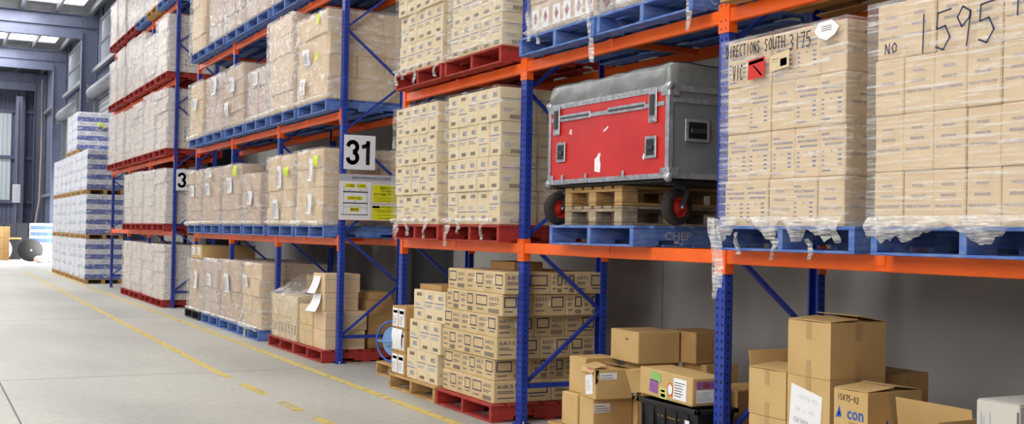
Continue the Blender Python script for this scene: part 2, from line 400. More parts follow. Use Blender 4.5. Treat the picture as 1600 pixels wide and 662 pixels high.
# ------------------------------------------------------------------ stretch wrap
def wrap_shell(b, x0, x1, y0, y1, z0, z1, m, seed=0, rag=.03, amp=.007, step=.07, topin=.06):
    per = []
    L = [((x0, y1), (x0, y0)), ((x0, y0), (x1, y0)), ((x1, y0), (x1, y1)), ((x1, y1), (x0, y1))]
    cx, cy = (x0+x1)/2, (y0+y1)/2
    for p, q in L:
        n = max(3, int((Vector(q)-Vector(p)).length/step))
        for i in range(n): t = i/n; per.append((p[0]+(q[0]-p[0])*t, p[1]+(q[1]-p[1])*t))
    N = len(per); rows = max(4, int((z1-z0)/.07)); vs = []; fs = []
    for j in range(rows+2):
        t = min(j, rows)/rows
        for i, (x, y) in enumerate(per):
            z = z0+(z1-z0)*t
            nz_ = noise.noise(Vector((x*4+seed*3.1, y*4, z*7)))
            d = Vector((x-cx, y-cy)).normalized()*(amp*(.6+nz_)); k = 0
            if j == 0: z += rag*abs(noise.noise(Vector((x*7, y*7, seed*5.)))*1.2)
            if j == rows+1: k = topin
            xx = x+d.x; yy = y+d.y
            if k: xx += (cx-xx)*k*2; yy += (cy-yy)*k*2; z += .004
            vs.append((xx, yy, z))
    for j in range(rows+1):
        for i in range(N): fs.append((j*N+i, j*N+(i+1) % N, (j+1)*N+(i+1) % N, (j+1)*N+i))
    b.add(vs, fs, m, True)

def skirt(b, x, y0, y1, ztop, drop, m, seed=0, holes=()):
    """ruffled film bunched along the foot of a load on the aisle face"""
    n = int(abs(y1-y0)/.016); vs = []; fs = []; rows = 7
    for i in range(n+1):
        y = y0+(y1-y0)*i/n
        dz = drop*(.8+.28*noise.noise(Vector((y*4, seed*3., 0)))+.3*noise.noise(Vector((y*19, seed, 3))))
        for c, w, hgt in holes:
            if abs(y-c) < w: dz *= 1-hgt*math.cos((y-c)/w*math.pi/2)
        for j in range(rows+1):
            t = j/rows
            bx = x-.012-.022*math.sin(t*math.pi)*(1+.7*noise.noise(Vector((y*9, t*3, seed))))+.006*math.sin(y*90+t*5+seed)
            vs.append((bx, y+.006*math.sin(t*9+y*30), ztop-dz*t))
    for i in range(n):
        for j in range(rows): a = i*(rows+1)+j; fs.append((a, a+1, a+rows+2, a+rows+1))
    b.add(vs, fs, m, True)

def film_tail(b, x, y, z, L, w, m, seed=0, sway=.03):
    n = 14; vs = []; fs = []
    for i in range(n+1):
        t = i/n
        cx = x-.01-.01*math.sin(t*6+seed); cy = y+sway*math.sin(t*3.+seed)*t
        ww = w*(1-.6*t)*(.7+.5*noise.noise(Vector((t*6, seed*2.3, 0))))+.002
        for k in range(4):
            a = k/3-.5
            vs.append((cx-.018*math.cos(a*6+seed+t*5), cy+a*ww, z-L*t+.01*noise.noise(Vector((t*9, k, seed)))))
    for i in range(n):
        for k in range(3): a = i*4+k; fs.append((a, a+1, a+5, a+4))
    b.add(vs, fs, m, True)

# ------------------------------------------------------------------ pallets
PAL = {}
def pallet_meshes(style):
    if style in PAL: return PAL[style]
    W = 1.165
    key, edge = {'red': ('red_pallet', None), 'blue': ('blue_pallet', None), 'timber': ('timber', None), 'dark': ('darkcab', None)}[style]
    m = M[key]; rnd = random.Random(3)
    bear = []
    for i in range(3):
        b = MB(); y = i*(W/2-.022)
        # solid bearer with two fork notches in its underside
        segs = [(0, .22, 0), (.22, .42, .03), (.42, W-.42, 0), (W-.42, W-.22, .03), (W-.22, W, 0)]
        for a, c, nt in segs: b.box(a, c, y, y+.044, .016+nt, .128, m, .003)
        bear.append(b.mesh('bearer'))
    t = MB(); n = 7; w = .135; gap = (W-n*w)/(n-1)
    for i in range(n): t.box(i*(w+gap), i*(w+gap)+w, -.004+rnd.uniform(0, .004), W+.002, .129, .149, m, .003)
    d = MB()
    for x in (0, .26, .52, .79, W-.12): d.box(x, x+.12, 0, W, 0, .0155, m, .003)
    PAL[style] = (bear, t.mesh('top_deck'), d.mesh('bottom_deck')); return PAL[style]
def pallet(x, y, z, style, label, group=None, letters=None, sx=1., sy=1.):
    col = {'red': 'red', 'blue': 'blue', 'timber': 'timber', 'dark': 'dark'}[style]
    bear, t, d = pallet_meshes(style)
    o = thing('pallet', label, 'pallet', (x, y, z), 0, group); o.scale = (sx, sy, 1)
    for me in bear: link('bearer', me, o)
    link('top_deck', t, o); link('bottom_deck', d, o)
    if letters:
        b = MB(); b.decal((.0, -.0015, 0), (1, 0, 0), (0, 0, 1), 1.165, .15, letters); b.build('stencilled_lettering', o)
    return o
# simple timber pallet of the blue-and-white stack: blocks seen on both sides
def block_pallet_mesh(W, D, H=.125, m=None):
    m = m or M['timber']; b = MB()
    for x in (0, D/2-.05, D-.1):
        for y in (0, W/2-.07, W-.14): b.box(x, x+.1, y, y+.14, .02, H-.04, m)
    for x in (0, D/2-.05, D-.1): b.box(x, x+.1, 0, W, 0, .02, m); b.box(x, x+.1, 0, W, H-.04, H-.02, m)
    n = 7
    for i in range(n): b.box(0, D, i*(W-.1)/(n-1), i*(W-.1)/(n-1)+.1, H-.02, H, m)
    return b

# ------------------------------------------------------------------ wrapped loads
def load(x0, y0, y1, z0, layers, ny, nx, mkey, label, group, front='', end='', depth=1.1, wrapm='stretch_film', seed=0, top=None,
         jit=.004, papers=(), skirtdrop=0., holes=(), tails=(), wrap=True, extra=None, lean=0., cores=True, wraprag=.03, slips=(), zt_over=.01):
    """one shrink-wrapped pallet load: carton parts, film, papers. layers = list of heights"""
    o = thing('wrapped_pallet_load', label, 'pallet load', (x0, (y0+y1)/2, z0), 0, group)
    rnd = random.Random(seed*17+3); hy = (y1-y0)/2; z = 0.; dyc = (y1-y0)/ny; dxc = depth/nx
    rim = []
    for li, h in enumerate(layers):
        sh = rnd.uniform(-jit, jit)*1.5; last = li == len(layers)-1
        for i in range(ny):     # aisle face, i=0 is the near corner
            if last and top and i not in top: continue
            yy = -hy+dyc*(i+.5); d = dxc
            me = carton_mesh(d-.003, dyc-.003, h-.002, mkey, front, end if i == 0 or (last and top) else '', rnd.randint(0, 2))
            link('carton', me, o, (d/2+sh+rnd.uniform(-jit, jit)+lean*z, yy, z))
        for k in range(1, nx):  # end face
            if last and top and 0 not in top: continue
            me = carton_mesh(dxc-.003, dyc-.003, h-.002, mkey, '', end, rnd.randint(0, 2))
            link('carton', me, o, (dxc*(k+.5)+sh, -hy+dyc/2+rnd.uniform(0, jit), z))
        if ny > 1 and not last and cores:   # the cartons behind the two visible faces, seen only through gaps
            pass
        z += h
    if cores:
        zz = z-(layers[-1] if top else 0)-.004
        b = MB(); b.box(dxc+.004, depth-.004, -hy+dyc+.004, hy-.004, 0, zz, M[mkey]); b.build('inner_cartons', o)['kind'] = 'stuff'
    if wrap:
        b = MB(); off = .012+2.2*jit
        if top:
            zl = z-layers[-1]
            wrap_shell(b, -off, depth+off, -hy-off, hy+off, .004, zl, MATS[wrapm], seed, wraprag)
            a = -hy+dyc*min(top); c = -hy+dyc*(max(top)+1)
            wrap_shell(b, -off, dxc+off, a-off, c+off, zl-.02, z+zt_over, MATS[wrapm], seed+9, .01)
        else:
            wrap_shell(b, -off, depth+off, -hy-off, hy+off, .004, z+zt_over, MATS[wrapm], seed, wraprag)
        w = b.build('stretch_wrap', o)
        if skirtdrop or tails:
            s = MB()
            if skirtdrop: skirt(s, -.008-2.2*jit, -hy-.01, hy+.01, .06, skirtdrop, MATS['film_dense'], seed, holes)
            for (ty, tz, L, tw) in tails: film_tail(s, -.035, ty, tz, L, tw, MATS['film_dense'], seed+ty*7)
            s.build('bunched_film', w)
    for (u, v, wd, ht, kind) in papers:      # v is height above the load's foot, u from the near corner
        b = MB(); mm = M[kind]; y = -hy+u; n = 6; vs = []
        for i in range(n+1):
            t = i/n; xx = -.026-2.2*jit-.012*math.sin(t*math.pi*.9+u*9)
            vs += [(xx, y, v+ht*t), (xx-.006, y+wd, v+ht*t+.01)]
        b.add(vs, [(2*i, 2*i+1, 2*i+3, 2*i+2) for i in range(n)], mm, True)
        if kind == 'white':
            b.decal((-.041-2.2*jit, y+wd*.9, v+ht*.15), (0, -1, 0), (0, 0, 1), wd*.8, ht*.7, bars(0, 0, 1, 1, 7, M['barcode'], rnd, .7))
        b.build('paper_slip', o)
    if extra: extra(o, hy, z)
    return o

# =================================================================== THE BUILDING
XW = 6.2
b = MB(); b.box(-22, XW+12, -8, 78, -.2, 0, M['floor']); struct(b.build('floor'))
b = MB()
b.box(4.02, 4.11, -2, 42.5, .001, .003, M['line'])
struct(b.build('floor_marking_near_racks'))
b = MB()
def seg(x0, y0, x1, y1, w=.10, m='line'):
    b.add([(x0-w/2, y0, .002), (x0+w/2, y0, .002), (x1+w/2, y1, .002), (x1-w/2, y1, .002)], [(0, 1, 2, 3)], M[m])
seg(3.02, 12.2, 3.02, 13.4); seg(3.02, 13.4, 3.19, 29.3); seg(3.19, 29.3, 3.3, 42)
seg(3.04, 10.85, 3.03, 11.7, .11, 'line'); seg(3.06, 9.75, 3.05, 10.35, .11, 'linew'); seg(3.08, 9.0, 3.07, 9.4, .1, 'linew')
struct(b.build('floor_marking_in_aisle'))
b = MB(); j = mat('joint_shadow_filler', srgb(120, 118, 112), rough=.9)  # dark grey filler strips for the slab joints
b.box(.775, .79, -4, 60, .0004, .0012, j); b.box(-20, 4.3, 12.75, 12.762, .0004, .0012, j); b.box(-20, 4.3, 20.7, 20.712, .0004, .0012, j)
struct(b.build('floor_joints'))

# wall on the right, behind the racks: precast concrete low, steel cladding above, door openings at Y 36.8..46.8 / 49..57.3
def ribbed(b, p0, p1, z0, z1, m, pitch=.2, d=.03, nrm=(-1, 0)):
    """ribbed sheet from p0 to p1 in plan"""
    p0 = Vector(p0); p1 = Vector(p1); L = (p1-p0).length; n = max(2, int(L/pitch)); u = (p1-p0)/n; nn = Vector(nrm)*d; vs = []; fs = []
    pts = []
    for i in range(n):
        q = p0+u*i; pts += [q, q+u*.55, q+u*.65+nn, q+u*.9+nn]
    pts.append(p1)
    for p in pts: vs += [(p.x, p.y, z0), (p.x, p.y, z1)]
    fs = [(2*i, 2*i+2, 2*i+3, 2*i+1) for i in range(len(pts)-1)]
    b.add(vs, fs, m)
b = MB()
for y0, y1 in ((-8, 2.2), (2.2, 8.7), (8.7, 13.5), (13.5, 24.8), (24.8, 36.2)): b.box(XW, XW+.2, y0+.01, y1-.01, 0, 7.0, M['concrete'])
ribbed(b, (XW+.05, -8), (XW+.05, 36.2), 7, 10.6, M['cladding'])
b.box(XW+.1, XW+.2, -8, 36.2, 7, 10.6, M['cladding'])
for y0, y1 in ((36.2, 37.4), (46.6, 49.3), (57.4, 78)):
    ribbed(b, (XW+.05, y0), (XW+.05, y1), 0, 10.6, M['cladding']); b.box(XW+.1, XW+.2, y0, y1, 0, 10.6, M['cladding'])
for y0, y1 in ((37.4, 46.6), (49.3, 57.4)):
    ribbed(b, (XW+.05, y0), (XW+.05, y1), 6.7, 7.9, M['cladding']); b.box(XW+.1, XW+.2, y0, y1, 6.7, 7.9, M['cladding'])
    b.box(XW+.1, XW+.2, y0, y1, 9.7, 10.6, M['cladding'])
struct(b.build('wall_right'))
for n_, (y0, y1) in enumerate(((37.4, 46.6), (49.3, 57.4))):
    b = MB(); ribbed(b, (XW+.06, y0), (XW+.06, y1), 7.9, 9.7, M['brightwindow'], .25, .03)
    w = struct(b.build('window_%d' % (n_+1)))
    f = MB()
    for z in (7.9, 8.8, 9.7): f.box(XW-.02, XW+.04, y0, y1, z-.04, z+.04, M['galv'])
    f.build('window_frame', w)
# the roller doors: first one closed, second one raised and open to the daylight
def roller(y0, y1, closed, n):
    b = MB(); zc = 6.75; r = .23
    b.lathe([(0, 0), (r, 0), (r, y1-y0), (0, y1-y0)], (5.88, y0, zc), (0, 1, 0), M['drum'], 20)
    k = int((y1-y0)/.5)
    for i in range(k): b.lathe([(r, 0), (r+.012, .01), (r+.012, .03), (r, .04)], (5.88, y0+.25+i*.5, zc), (0, 1, 0), M['drum'], 20)
    b.box(5.7, XW, y0-.06, y0, 6.4, 7.1, M['galv']); b.box(5.7, XW, y1, y1+.06, 6.4, 7.1, M['galv'])
    b.box(5.95, XW, y0-.0, y0+.1, 0, 6.5, M['galv']); b.box(5.95, XW, y1-.1, y1, 0, 6.5, M['galv'])
    o = struct(b.build('door_%d' % n))
    if True:
        c = MB(); zs = 0 if closed else 3.3; m_ = M['drum']
        vs = []; N = 66
        for i in range(N+1):
            z = zs+(6.6-zs)*i/N; x = 6.1+(.02 if i % 2 else 0)
            vs += [(x, y0+.1, z), (x, y1-.1, z)]
        c.add(vs, [(2*i, 2*i+1, 2*i+3, 2*i+2) for i in range(N)], m_)
        c.build('door_curtain', o)
roller(37.5, 46.2, True, 1); roller(49.6, 57.0, False, 2)

# end wall with ribbed translucent sheets
b = MB(); YE = 69.5
ribbed(b, (-22, YE), (XW+.2, YE), 0, 3., M['cladding'], .22, .03, (0, -1)); ribbed(b, (4.7, YE), (XW+.2, YE), 3., 10.6, M['cladding'], .22, .03, (0, -1))
ribbed(b, (-22, YE), (4.7, YE), 8., 10.6, M['cladding'], .22, .03, (0, -1)); b.box(-22, XW+.2, YE+.05, YE+.2, 0, 10.6, M['cladding'])
for z in (2.9, 5.4, 8.0): b.box(-22, XW, YE-.2, YE-.05, z-.09, z+.09, M['cladding'])
for x in (4.95, 1.2, -4, -10, -16): b.box(x, x+.3, YE-.5, YE-.2, 0, 10., M['cladding'])
struct(b.build('wall_far'))
for n_, (z0, z1) in enumerate(((3.0, 5.3), (5.5, 7.9))):
    w = MB(); ribbed(w, (-21.8, YE-.02), (4.6, YE-.02), z0, z1, M['window'], .22, .03, (0, -1)); struct(w.build('window_%d' % (n_+3)))
# left wall and the wall behind the photographer
b = MB(); ribbed(b, (-22, -8), (-22, YE), 0, 10.6, M['cladding'], .4, .03, (1, 0)); b.box(-22.2, -22.05, -8, YE+.2, 0, 10.6, M['cladding']); struct(b.build('wall_left'))
b = MB(); ribbed(b, (-22, -8), (XW+.2, -8), 0, 10.6, M['cladding'], .4, .03, (0, 1)); b.box(-22.2, XW+.2, -8.2, -8.05, 0, 10.6, M['cladding']); struct(b.build('wall_near'))
# roof lining, skylight sheets, purlins
SKY = [(3., 5.), (13., 15.), (23., 25.), (33., 35.), (45.2, 47.1), (55.6, 57.5), (63., 65.)]
b = MB(); y = -8.2
for s0, s1 in SKY+[(YE+.2, 0)]:
    b.box(-22.2, XW+.2, y, s0, 10.25, 10.4, M['foil'])
    if s1:
        b.box(5.6, XW+.2, s0, s1, 10.25, 10.4, M['foil']); b.box(-22.2, -21, s0, s1, 10.25, 10.4, M['foil'])
    y = s1
struct(b.build('ceiling'))
for i, (s0, s1) in enumerate(SKY):
    b = MB(); b.box(-21, 5.6, s0, s1, 10.3, 10.33, M['skylight']); struct(b.build('window_%d' % (i+5)))
b = MB(); x = 5.9
while x > -22: b.box(x-.04, x+.04, -8, YE, 9.98, 10.25, M['galv']); x -= 1.25
struct(b.build('ceiling_purlins'))
# portal frames
for i, Y in enumerate((2.2, 13.5, 24.8, 36.2, 47.5, 58.0, 67.5)):
    b = MB(); m = M['charcoal'] if Y < 30 else M['cladding']
    b.box(5.6, 5.625, Y-.13, Y+.13, 0, 9.3, m); b.box(5.625, XW-.03, Y-.012, Y+.012, 0, 9.9, m); b.box(XW-.03, XW-.005, Y-.13, Y+.13, 0, 9.9, m)
    struct(b.build('trim_%d' % (2*i+1)))
    b = MB()
    b.box(-22, 5.6, Y-.012, Y+.012, 9.05, 9.93, M['cladding']); b.box(-22, XW, Y-.13, Y+.13, 9.93, 9.96, M['cladding']); b.box(-22, 5.6, Y-.13, Y+.13, 9.02, 9.05, M['cladding'])
    b.box(-22, XW, Y-.10, Y+.10, 9.46, 9.48, M['cladding'])
    struct(b.build('trim_%d' % (2*i+2)))
# wall girts between the far frames and a leaning downpipe
b = MB()
for z in (3.2, 7.75):
    for y0, y1 in ((36.4, 47.3), (47.7, 57.8), (58.2, 67.3)):
        if z > 5 or y0 > 58: b.box(6.0, 6.12, y0, y1, z-.08, z+.08, M['galv'])
struct(b.build('trim_20'))

# =================================================================== THE RACKS
XF, DEP = 4.54, .84
TOPS = {'P': (1.535, 3.075), 'Q': (1.52, 3.07, 4.62), 'R': (1.535, 3.06, 4.61, 6.16)}
BH = .09
PITCH = 2.69
def rack(key, Y0, nb, label, ztop, z_nodes=(.32, 1.575, 2.83, 4.085, 5.34, 6.6)):
    o = thing('pallet_rack', label, 'storage rack', (XF, Y0, 0))
    pm = {}
    def post(rear):
        if rear in pm: return pm[rear]
        b = MB(); s = 1 if not rear else -1; X = 0 if not rear else DEP
        b.box(min(X, X+s*.004), max(X, X+s*.004), -.048, .048, 0, ztop, M['blue'])
        for y in (-.048, .044): b.box(min(X+s*.004, X+s*.062), max(X+s*.004, X+s*.062), y, y+.004, 0, ztop, M['blue'])
        for y in (-.048, .032): b.box(min(X+s*.058, X+s*.062), max(X+s*.058, X+s*.062), y, y+.016, 0, ztop, M['blue'])
        n = int(ztop/.052)
        for i in range(n):   # rows of slots
            z = .06+i*.052; xx = X-s*.0012
            for y in (-.024, .024):
                b.add([(xx, y-.005, z), (xx, y+.005, z), (xx, y+.008, z+.018), (xx, y-.008, z+.018)], [(0, 1, 2, 3)], M['hole'])
            xs = X+s*.03
            b.add([(xs-.006, -.0492, z), (xs+.006, -.0492, z), (xs+.006, -.0492, z+.014), (xs-.006, -.0492, z+.014)], [(0, 1, 2, 3)], M['hole'])
        pm[rear] = b.mesh('post'); return pm[rear]
    foot = MB(); foot.box(-.02, .1, -.075, .075, 0, .006, M['blue'])
    for y in (-.062, .062): foot.lathe([(0, .03), (.009, .03), (.009, 0)], (.02, y, 0), (0, 0, 1), M['steel'], 8)
    foot = foot.mesh('foot_plate')
    x0, x1 = .034, DEP-.034
    hb = MB(); hb.box(x0, x1, -.014, .014, -.02, .02, M['blue']); hb = hb.mesh('brace')
    def diag(sg):
        b = MB(); dz = .6275*sg
        b.bar((x0, 0, 0), (x1, 0, dz), .026, .036, M['blue'], up=(0, 1, 0))
        for p in ((x0, 0), (x1, dz)): b.lathe([(0, -.03), (.009, -.03), (.009, 0)], (p[0], 0, p[1]), (0, 1, 0), M['steel'], 8)
        return b.mesh('brace')
    dg = {1: diag(1), -1: diag(-1)}
    for k in range(nb+1):
        y = k*PITCH
        for rear in (0, 1):
            p = link('post', post(rear), o, (0, y, 0)); f = link('foot_plate', foot, p, (0 if not rear else DEP-.08, 0, 0))
        link('brace', hb, o, (0, y, z_nodes[0]))
        for zn in z_nodes:
            if zn+.63 < ztop: link('brace', dg[1], o, (0, y, zn))
            if zn > .5: link('brace', dg[-1], o, (0, y, zn)) if zn < ztop-.05 else None
            # diagonal going down to the rear node below
    bm = MB(); L = PITCH-.1
    bm.box(.004, .052, -L/2, L/2, -BH, 0, M['orange'], .006); bm.box(.0025, .006, -L/2+.02, L/2-.02, -BH+.028, -.028, M['orange']); bm = bm.mesh('beam')
    cn = {}
    for s in (-1, 1):   # connector hooks the beam's end to the post
        c = MB(); a = s*(L/2+.002); e = s*(L/2+.049)
        c.box(-.006, -.002, min(a-s*.004, e), max(a-s*.004, e), -.155, .035, M['orange'], .001)
        c.box(-.006, .062, min(a-s*.006, a), max(a-s*.006, a), -.155, .035, M['orange'], .001)
        for z in (-.135, -.085, .015): 
            ym = (a+e)/2; c.add([(-.0068, ym-.004, z), (-.0068, ym+.004, z), (-.0068, ym+.005, z+.012), (-.0068, ym-.005, z+.012)], [(0, 1, 2, 3)], M['hole'])
        cn[s] = c.mesh('beam_connector')
    sb = MB(); sb.box(.02, DEP-.02, -.025, .025, -.045, -.002, M['orange'], .003); sb.box(-.004, .056, -.04, .04, -.06, .003, M['orange'], .003); sb = sb.mesh('support_bar')
    for k in range(nb):
        yc = (k+.5)*PITCH
        for zt in TOPS[key]:
            if zt > ztop: continue
            fb = link('beam', bm, o, (0, yc, zt)); rb = link('beam', bm, o, (DEP, yc, zt)); rb.scale = (-1, 1, 1)
            for s in (-1, 1):
                link('beam_connector', cn[s], fb); link('beam_connector', cn[s], rb)
            link('support_bar', sb, o, (0, yc, zt))
    return o
YP, YQ, YR = 5.7422-PITCH, 13.107, 23.22
rack('P', YP, 3, 'blue and orange pallet rack nearest the camera, holding the red travel case', 4.6)
rack('Q', YQ, 3, 'middle blue and orange pallet rack with the number 31 sign', 7.2)
rack('R', YR, 3, 'farthest blue and orange pallet rack with the number 32 sign', 8.4)

# =================================================================== SIGNS
def digit(ch, u0, u1, m):
    arc = lambda cx, cy, rx, ry, a0, a1, n=12: [(cx+rx*math.cos(R(a0+(a1-a0)*i/n)), cy+ry*math.sin(R(a0+(a1-a0)*i/n))) for i in range(n+1)]
    if ch == '3': st = [arc(.48, .74, .40, .22, 165, -70), arc(.48, .26, .42, .24, 70, -165)]
    if ch == '1': st = [[(.66, .0), (.66, .98)], [(.66, .93), (.55, .82), (.2, .76)]]
    if ch == '2': st = [arc(.48, .72, .40, .24, 170, -25)+[(.1, .06)], [(.1, .04), (.92, .04)]]
    return [('s', [(u0+(u1-u0)*x, .18+.64*y) for x, y in q], .05, m) for q in st]
def sign(Y, X0, Z0, W, H, txt, label):
    b = MB(); b.box(X0, X0+W, Y-.004, Y, Z0, Z0+H, M['signwhite'], .0015)
    b.decal((X0, Y-.0055, Z0), (1, 0, 0), (0, 0, 1), W, H, digit(txt[0], .10, .46, M['black'])+digit(txt[1], .53, .88, M['black']))
    for z in (Z0+.04, Z0+H-.04): b.box(X0+.02, X0+.03, Y, Y+.01, z-.01, z+.01, M['steel'])
    return tag(b.build('number_sign'), label, 'sign')
sign(YQ-.056, 4.56, 2.36, .405, .42, '31', 'white sign reading 31 on the end of the middle rack')
sign(YR-.056, 4.58, 2.36, .405, .42, '32', 'white sign reading 32 on the end of the farthest rack')
b = MB(); X0, Z0, W, H, Y = 4.50, 1.74, .84, .565, YQ-.056
b.box(X0, X0+W, Y-.004, Y, Z0, Z0+H, M['signwhite'], .0015)
K, Yl, Rd, Gy = M['black'], M['yellow'], M['redink'], M['grey']
it = [('r', .01, .86, .99, .985, Gy), ('t', 'SAFE WORKING LOADS', .2, .895, .8, .945, .02, K), ('o', .0, .0, 1, 1, .005, M['redframe']), ('r', .0, .845, 1, .852, M['redframe']), ('r', .50, 0, .506, .85, M['redframe']), ('r', .5, .38, 1, .388, M['redframe']),
      ('r', .1, .70, .25, .79, Yl), ('r', .28, .70, .42, .79, Yl), ('t', '1100', .115, .715, .24, .775, .02, K), ('t', '1100', .29, .715, .41, .775, .02, K),
      ('r', .13, .44, .37, .52, Yl), ('t', '2200 UDL', .145, .455, .355, .505, .02, K), ('r', .18, .19, .32, .28, Yl), ('t', '8000', .19, .2, .31, .27, .02, K),
      ('r', .07, .60, .45, .622, K), ('r', .07, .36, .45, .382, K), ('r', .05, .115, .46, .13, K),
      ('r', .08, .13, .084, .72, K), ('r', .436, .13, .44, .72, K), ('s', [(.09, .27), (.26, .32), (.43, .27)], .003, K), ('r', .09, .63, .43, .635, K),
      ('t', 'kg', .16, .645, .19, .67, .0, K), ('t', 'kg', .33, .645, .36, .67, .0, K), ('t', 'kg', .24, .40, .27, .425, .0, K),
      ('r', .52, .40, .985, .78, Yl), ('t', 'ABSOLUTE', .63, .69, .88, .75, .02, Rd), ('t', 'STORAGE', .65, .62, .86, .675, .02, Rd), ('t', 'SYSTEMS PTY LTD', .54, .55, .96, .605, .02, Rd),
      ('r', .54, .50, .96, .508, K), ('r', .6, .46, .9, .468, K), ('r', .56, .425, .94, .433, K), ('t', 'RACKING INSTALLED & SUPPLIED BY', .53, .80, .97, .825, .0, K),
      ('r', .52, .02, .985, .33, Yl), ('r', .525, .275, .64, .325, Rd), ('t', 'SSI', .55, .283, .62, .317, .02, Yl), ('t', 'SCHAEFER', .66, .28, .96, .322, .02, K),
      ('t', 'RACKING MANUFACTURED BY', .53, .345, .93, .368, .0, K), ('r', .56, .225, .96, .236, K), ('r', .6, .19, .93, .2, K), ('r', .6, .12, .9, .128, K), ('r', .62, .05, .9, .062, K)]
b.decal((X0, Y-.0055, Z0), (1, 0, 0), (0, 0, 1), W, H, it)
tag(b.build('load_limit_sign'), 'white and yellow safe working loads sign below the 31 sign', 'sign')

# =================================================================== NEAR RACK (P) LOADS
XL = 4.40
P1, P2, P3 = 5.742, 8.432, 11.122
t1, t2 = TOPS['P']; PH = .15
# shelf one, bay between the second and third posts: two cream loads on red pallets
pallet(4.375, 9.79, t1+.001, 'red', 'red pallet on the lowest shelf of the nearest rack, far end', 'red pallets of the nearest rack')
pallet(4.375, 8.53, t1+.001, 'red', 'red pallet on the lowest shelf beside the post left of the travel case', 'red pallets of the nearest rack')
zA = t1+.001+PH
load(4.40, 9.90, 10.96, zA, [.298]*4, 5, 3, 'cream', 'cream carton load on lowest shelf at the far end of the nearest rack', 'wrapped loads on the nearest rack', 'cream', 'cream', 1.12, 'stretch_film_clear', 1,
     tails=((-.35, .02, .16, .03), (.1, .03, .14, .05), (.38, .02, .17, .04), (.42, .03, .12, .07)), jit=.008, skirtdrop=.05)
load(4.40, 8.60, 9.65, zA, [.298]*4, 5, 3, 'cream', 'cream carton load on lowest shelf left of the post beside the travel case', 'wrapped loads on the nearest rack', 'cream', 'cream', 1.12, 'stretch_film_clear', 2,
     tails=((.44, .0, .2, .09), (.2, .02, .1, .05), (-.3, .02, .15, .03)), jit=.008, skirtdrop=.055)
# shelf two of that bay
pallet(4.375, 9.79, t2+.001, 'red', 'red pallet on the second shelf of the nearest rack, far end', 'red pallets of the nearest rack')
pallet(4.375, 8.55, t2+.001, 'red', 'red pallet on second shelf, top centre of the photo', 'red pallets of the nearest rack')
zB = t2+.001+PH
load(4.40, 9.86, 10.93, zB, [.30]*4, 5, 3, 'cream', 'cream carton load on second shelf at the far end of the nearest rack', 'wrapped loads on the nearest rack', 'cream', 'cream', 1.12, 'stretch_film_clear', 3,
     tails=((-.5, .0, .12, .09), (.02, .02, .16, .02), (.48, .02, .12, .08), (.3, .0, .06, .1)), jit=.008, skirtdrop=.05)
load(4.40, 8.60, 9.62, zB, [.30]*4, 5, 3, 'cream', 'cream carton load on second shelf above the load left of the travel case', 'wrapped loads on the nearest rack', 'cream', 'cream', 1.12, 'stretch_film', 4, jit=.008, skirtdrop=.04)
# shelf two, bay above the travel case
pallet(4.375, 7.06, t2+.001, 'blue', 'worn blue pallet on second shelf above the left end of the travel case', 'blue pallets of the nearest rack')
pallet(4.375, 5.86, t2+.001, 'blue', 'worn blue pallet on second shelf above the right end of the travel case', 'blue pallets of the nearest rack',
       letters=[('t', 'C', .12, .3, .17, .85, .01, M['grey'])])
load(4.42, 7.10, 8.12, zB, [.26]*4, 3, 3, 'rose', 'wrapped load with red diamond labels, second shelf, left above the travel case', 'wrapped loads on the nearest rack', 'danger', 'danger', 1.08, 'stretch_film_soft', 5,
     tails=((-.50, .16, .5, .1), (.47, .2, .25, .05), (.3, .03, .12, .03)), skirtdrop=.07)
load(4.42, 5.90, 6.86, zB, [.26]*4, 3, 3, 'rose', 'wrapped load with red diamond labels, second shelf, right above the travel case', 'wrapped loads on the nearest rack', 'danger', 'danger', 1.08, 'stretch_film_soft', 6,
     tails=((-.46, .02, .3, .08),), skirtdrop=.05)
# shelf two, nearest bay: only the underside shows
pallet(4.40, 4.45, t2+.001, 'timber', 'timber pallet on second shelf, cut off by the top of the photo')
load(4.43, 4.48, 5.56, zB, [.28]*3, 3, 3, 'pale', 'wrapped load on timber pallet cut off by the top edge of the photo', 'wrapped loads on the nearest rack', '', '', 1.08, 'stretch_film_soft', 7, skirtdrop=.05)

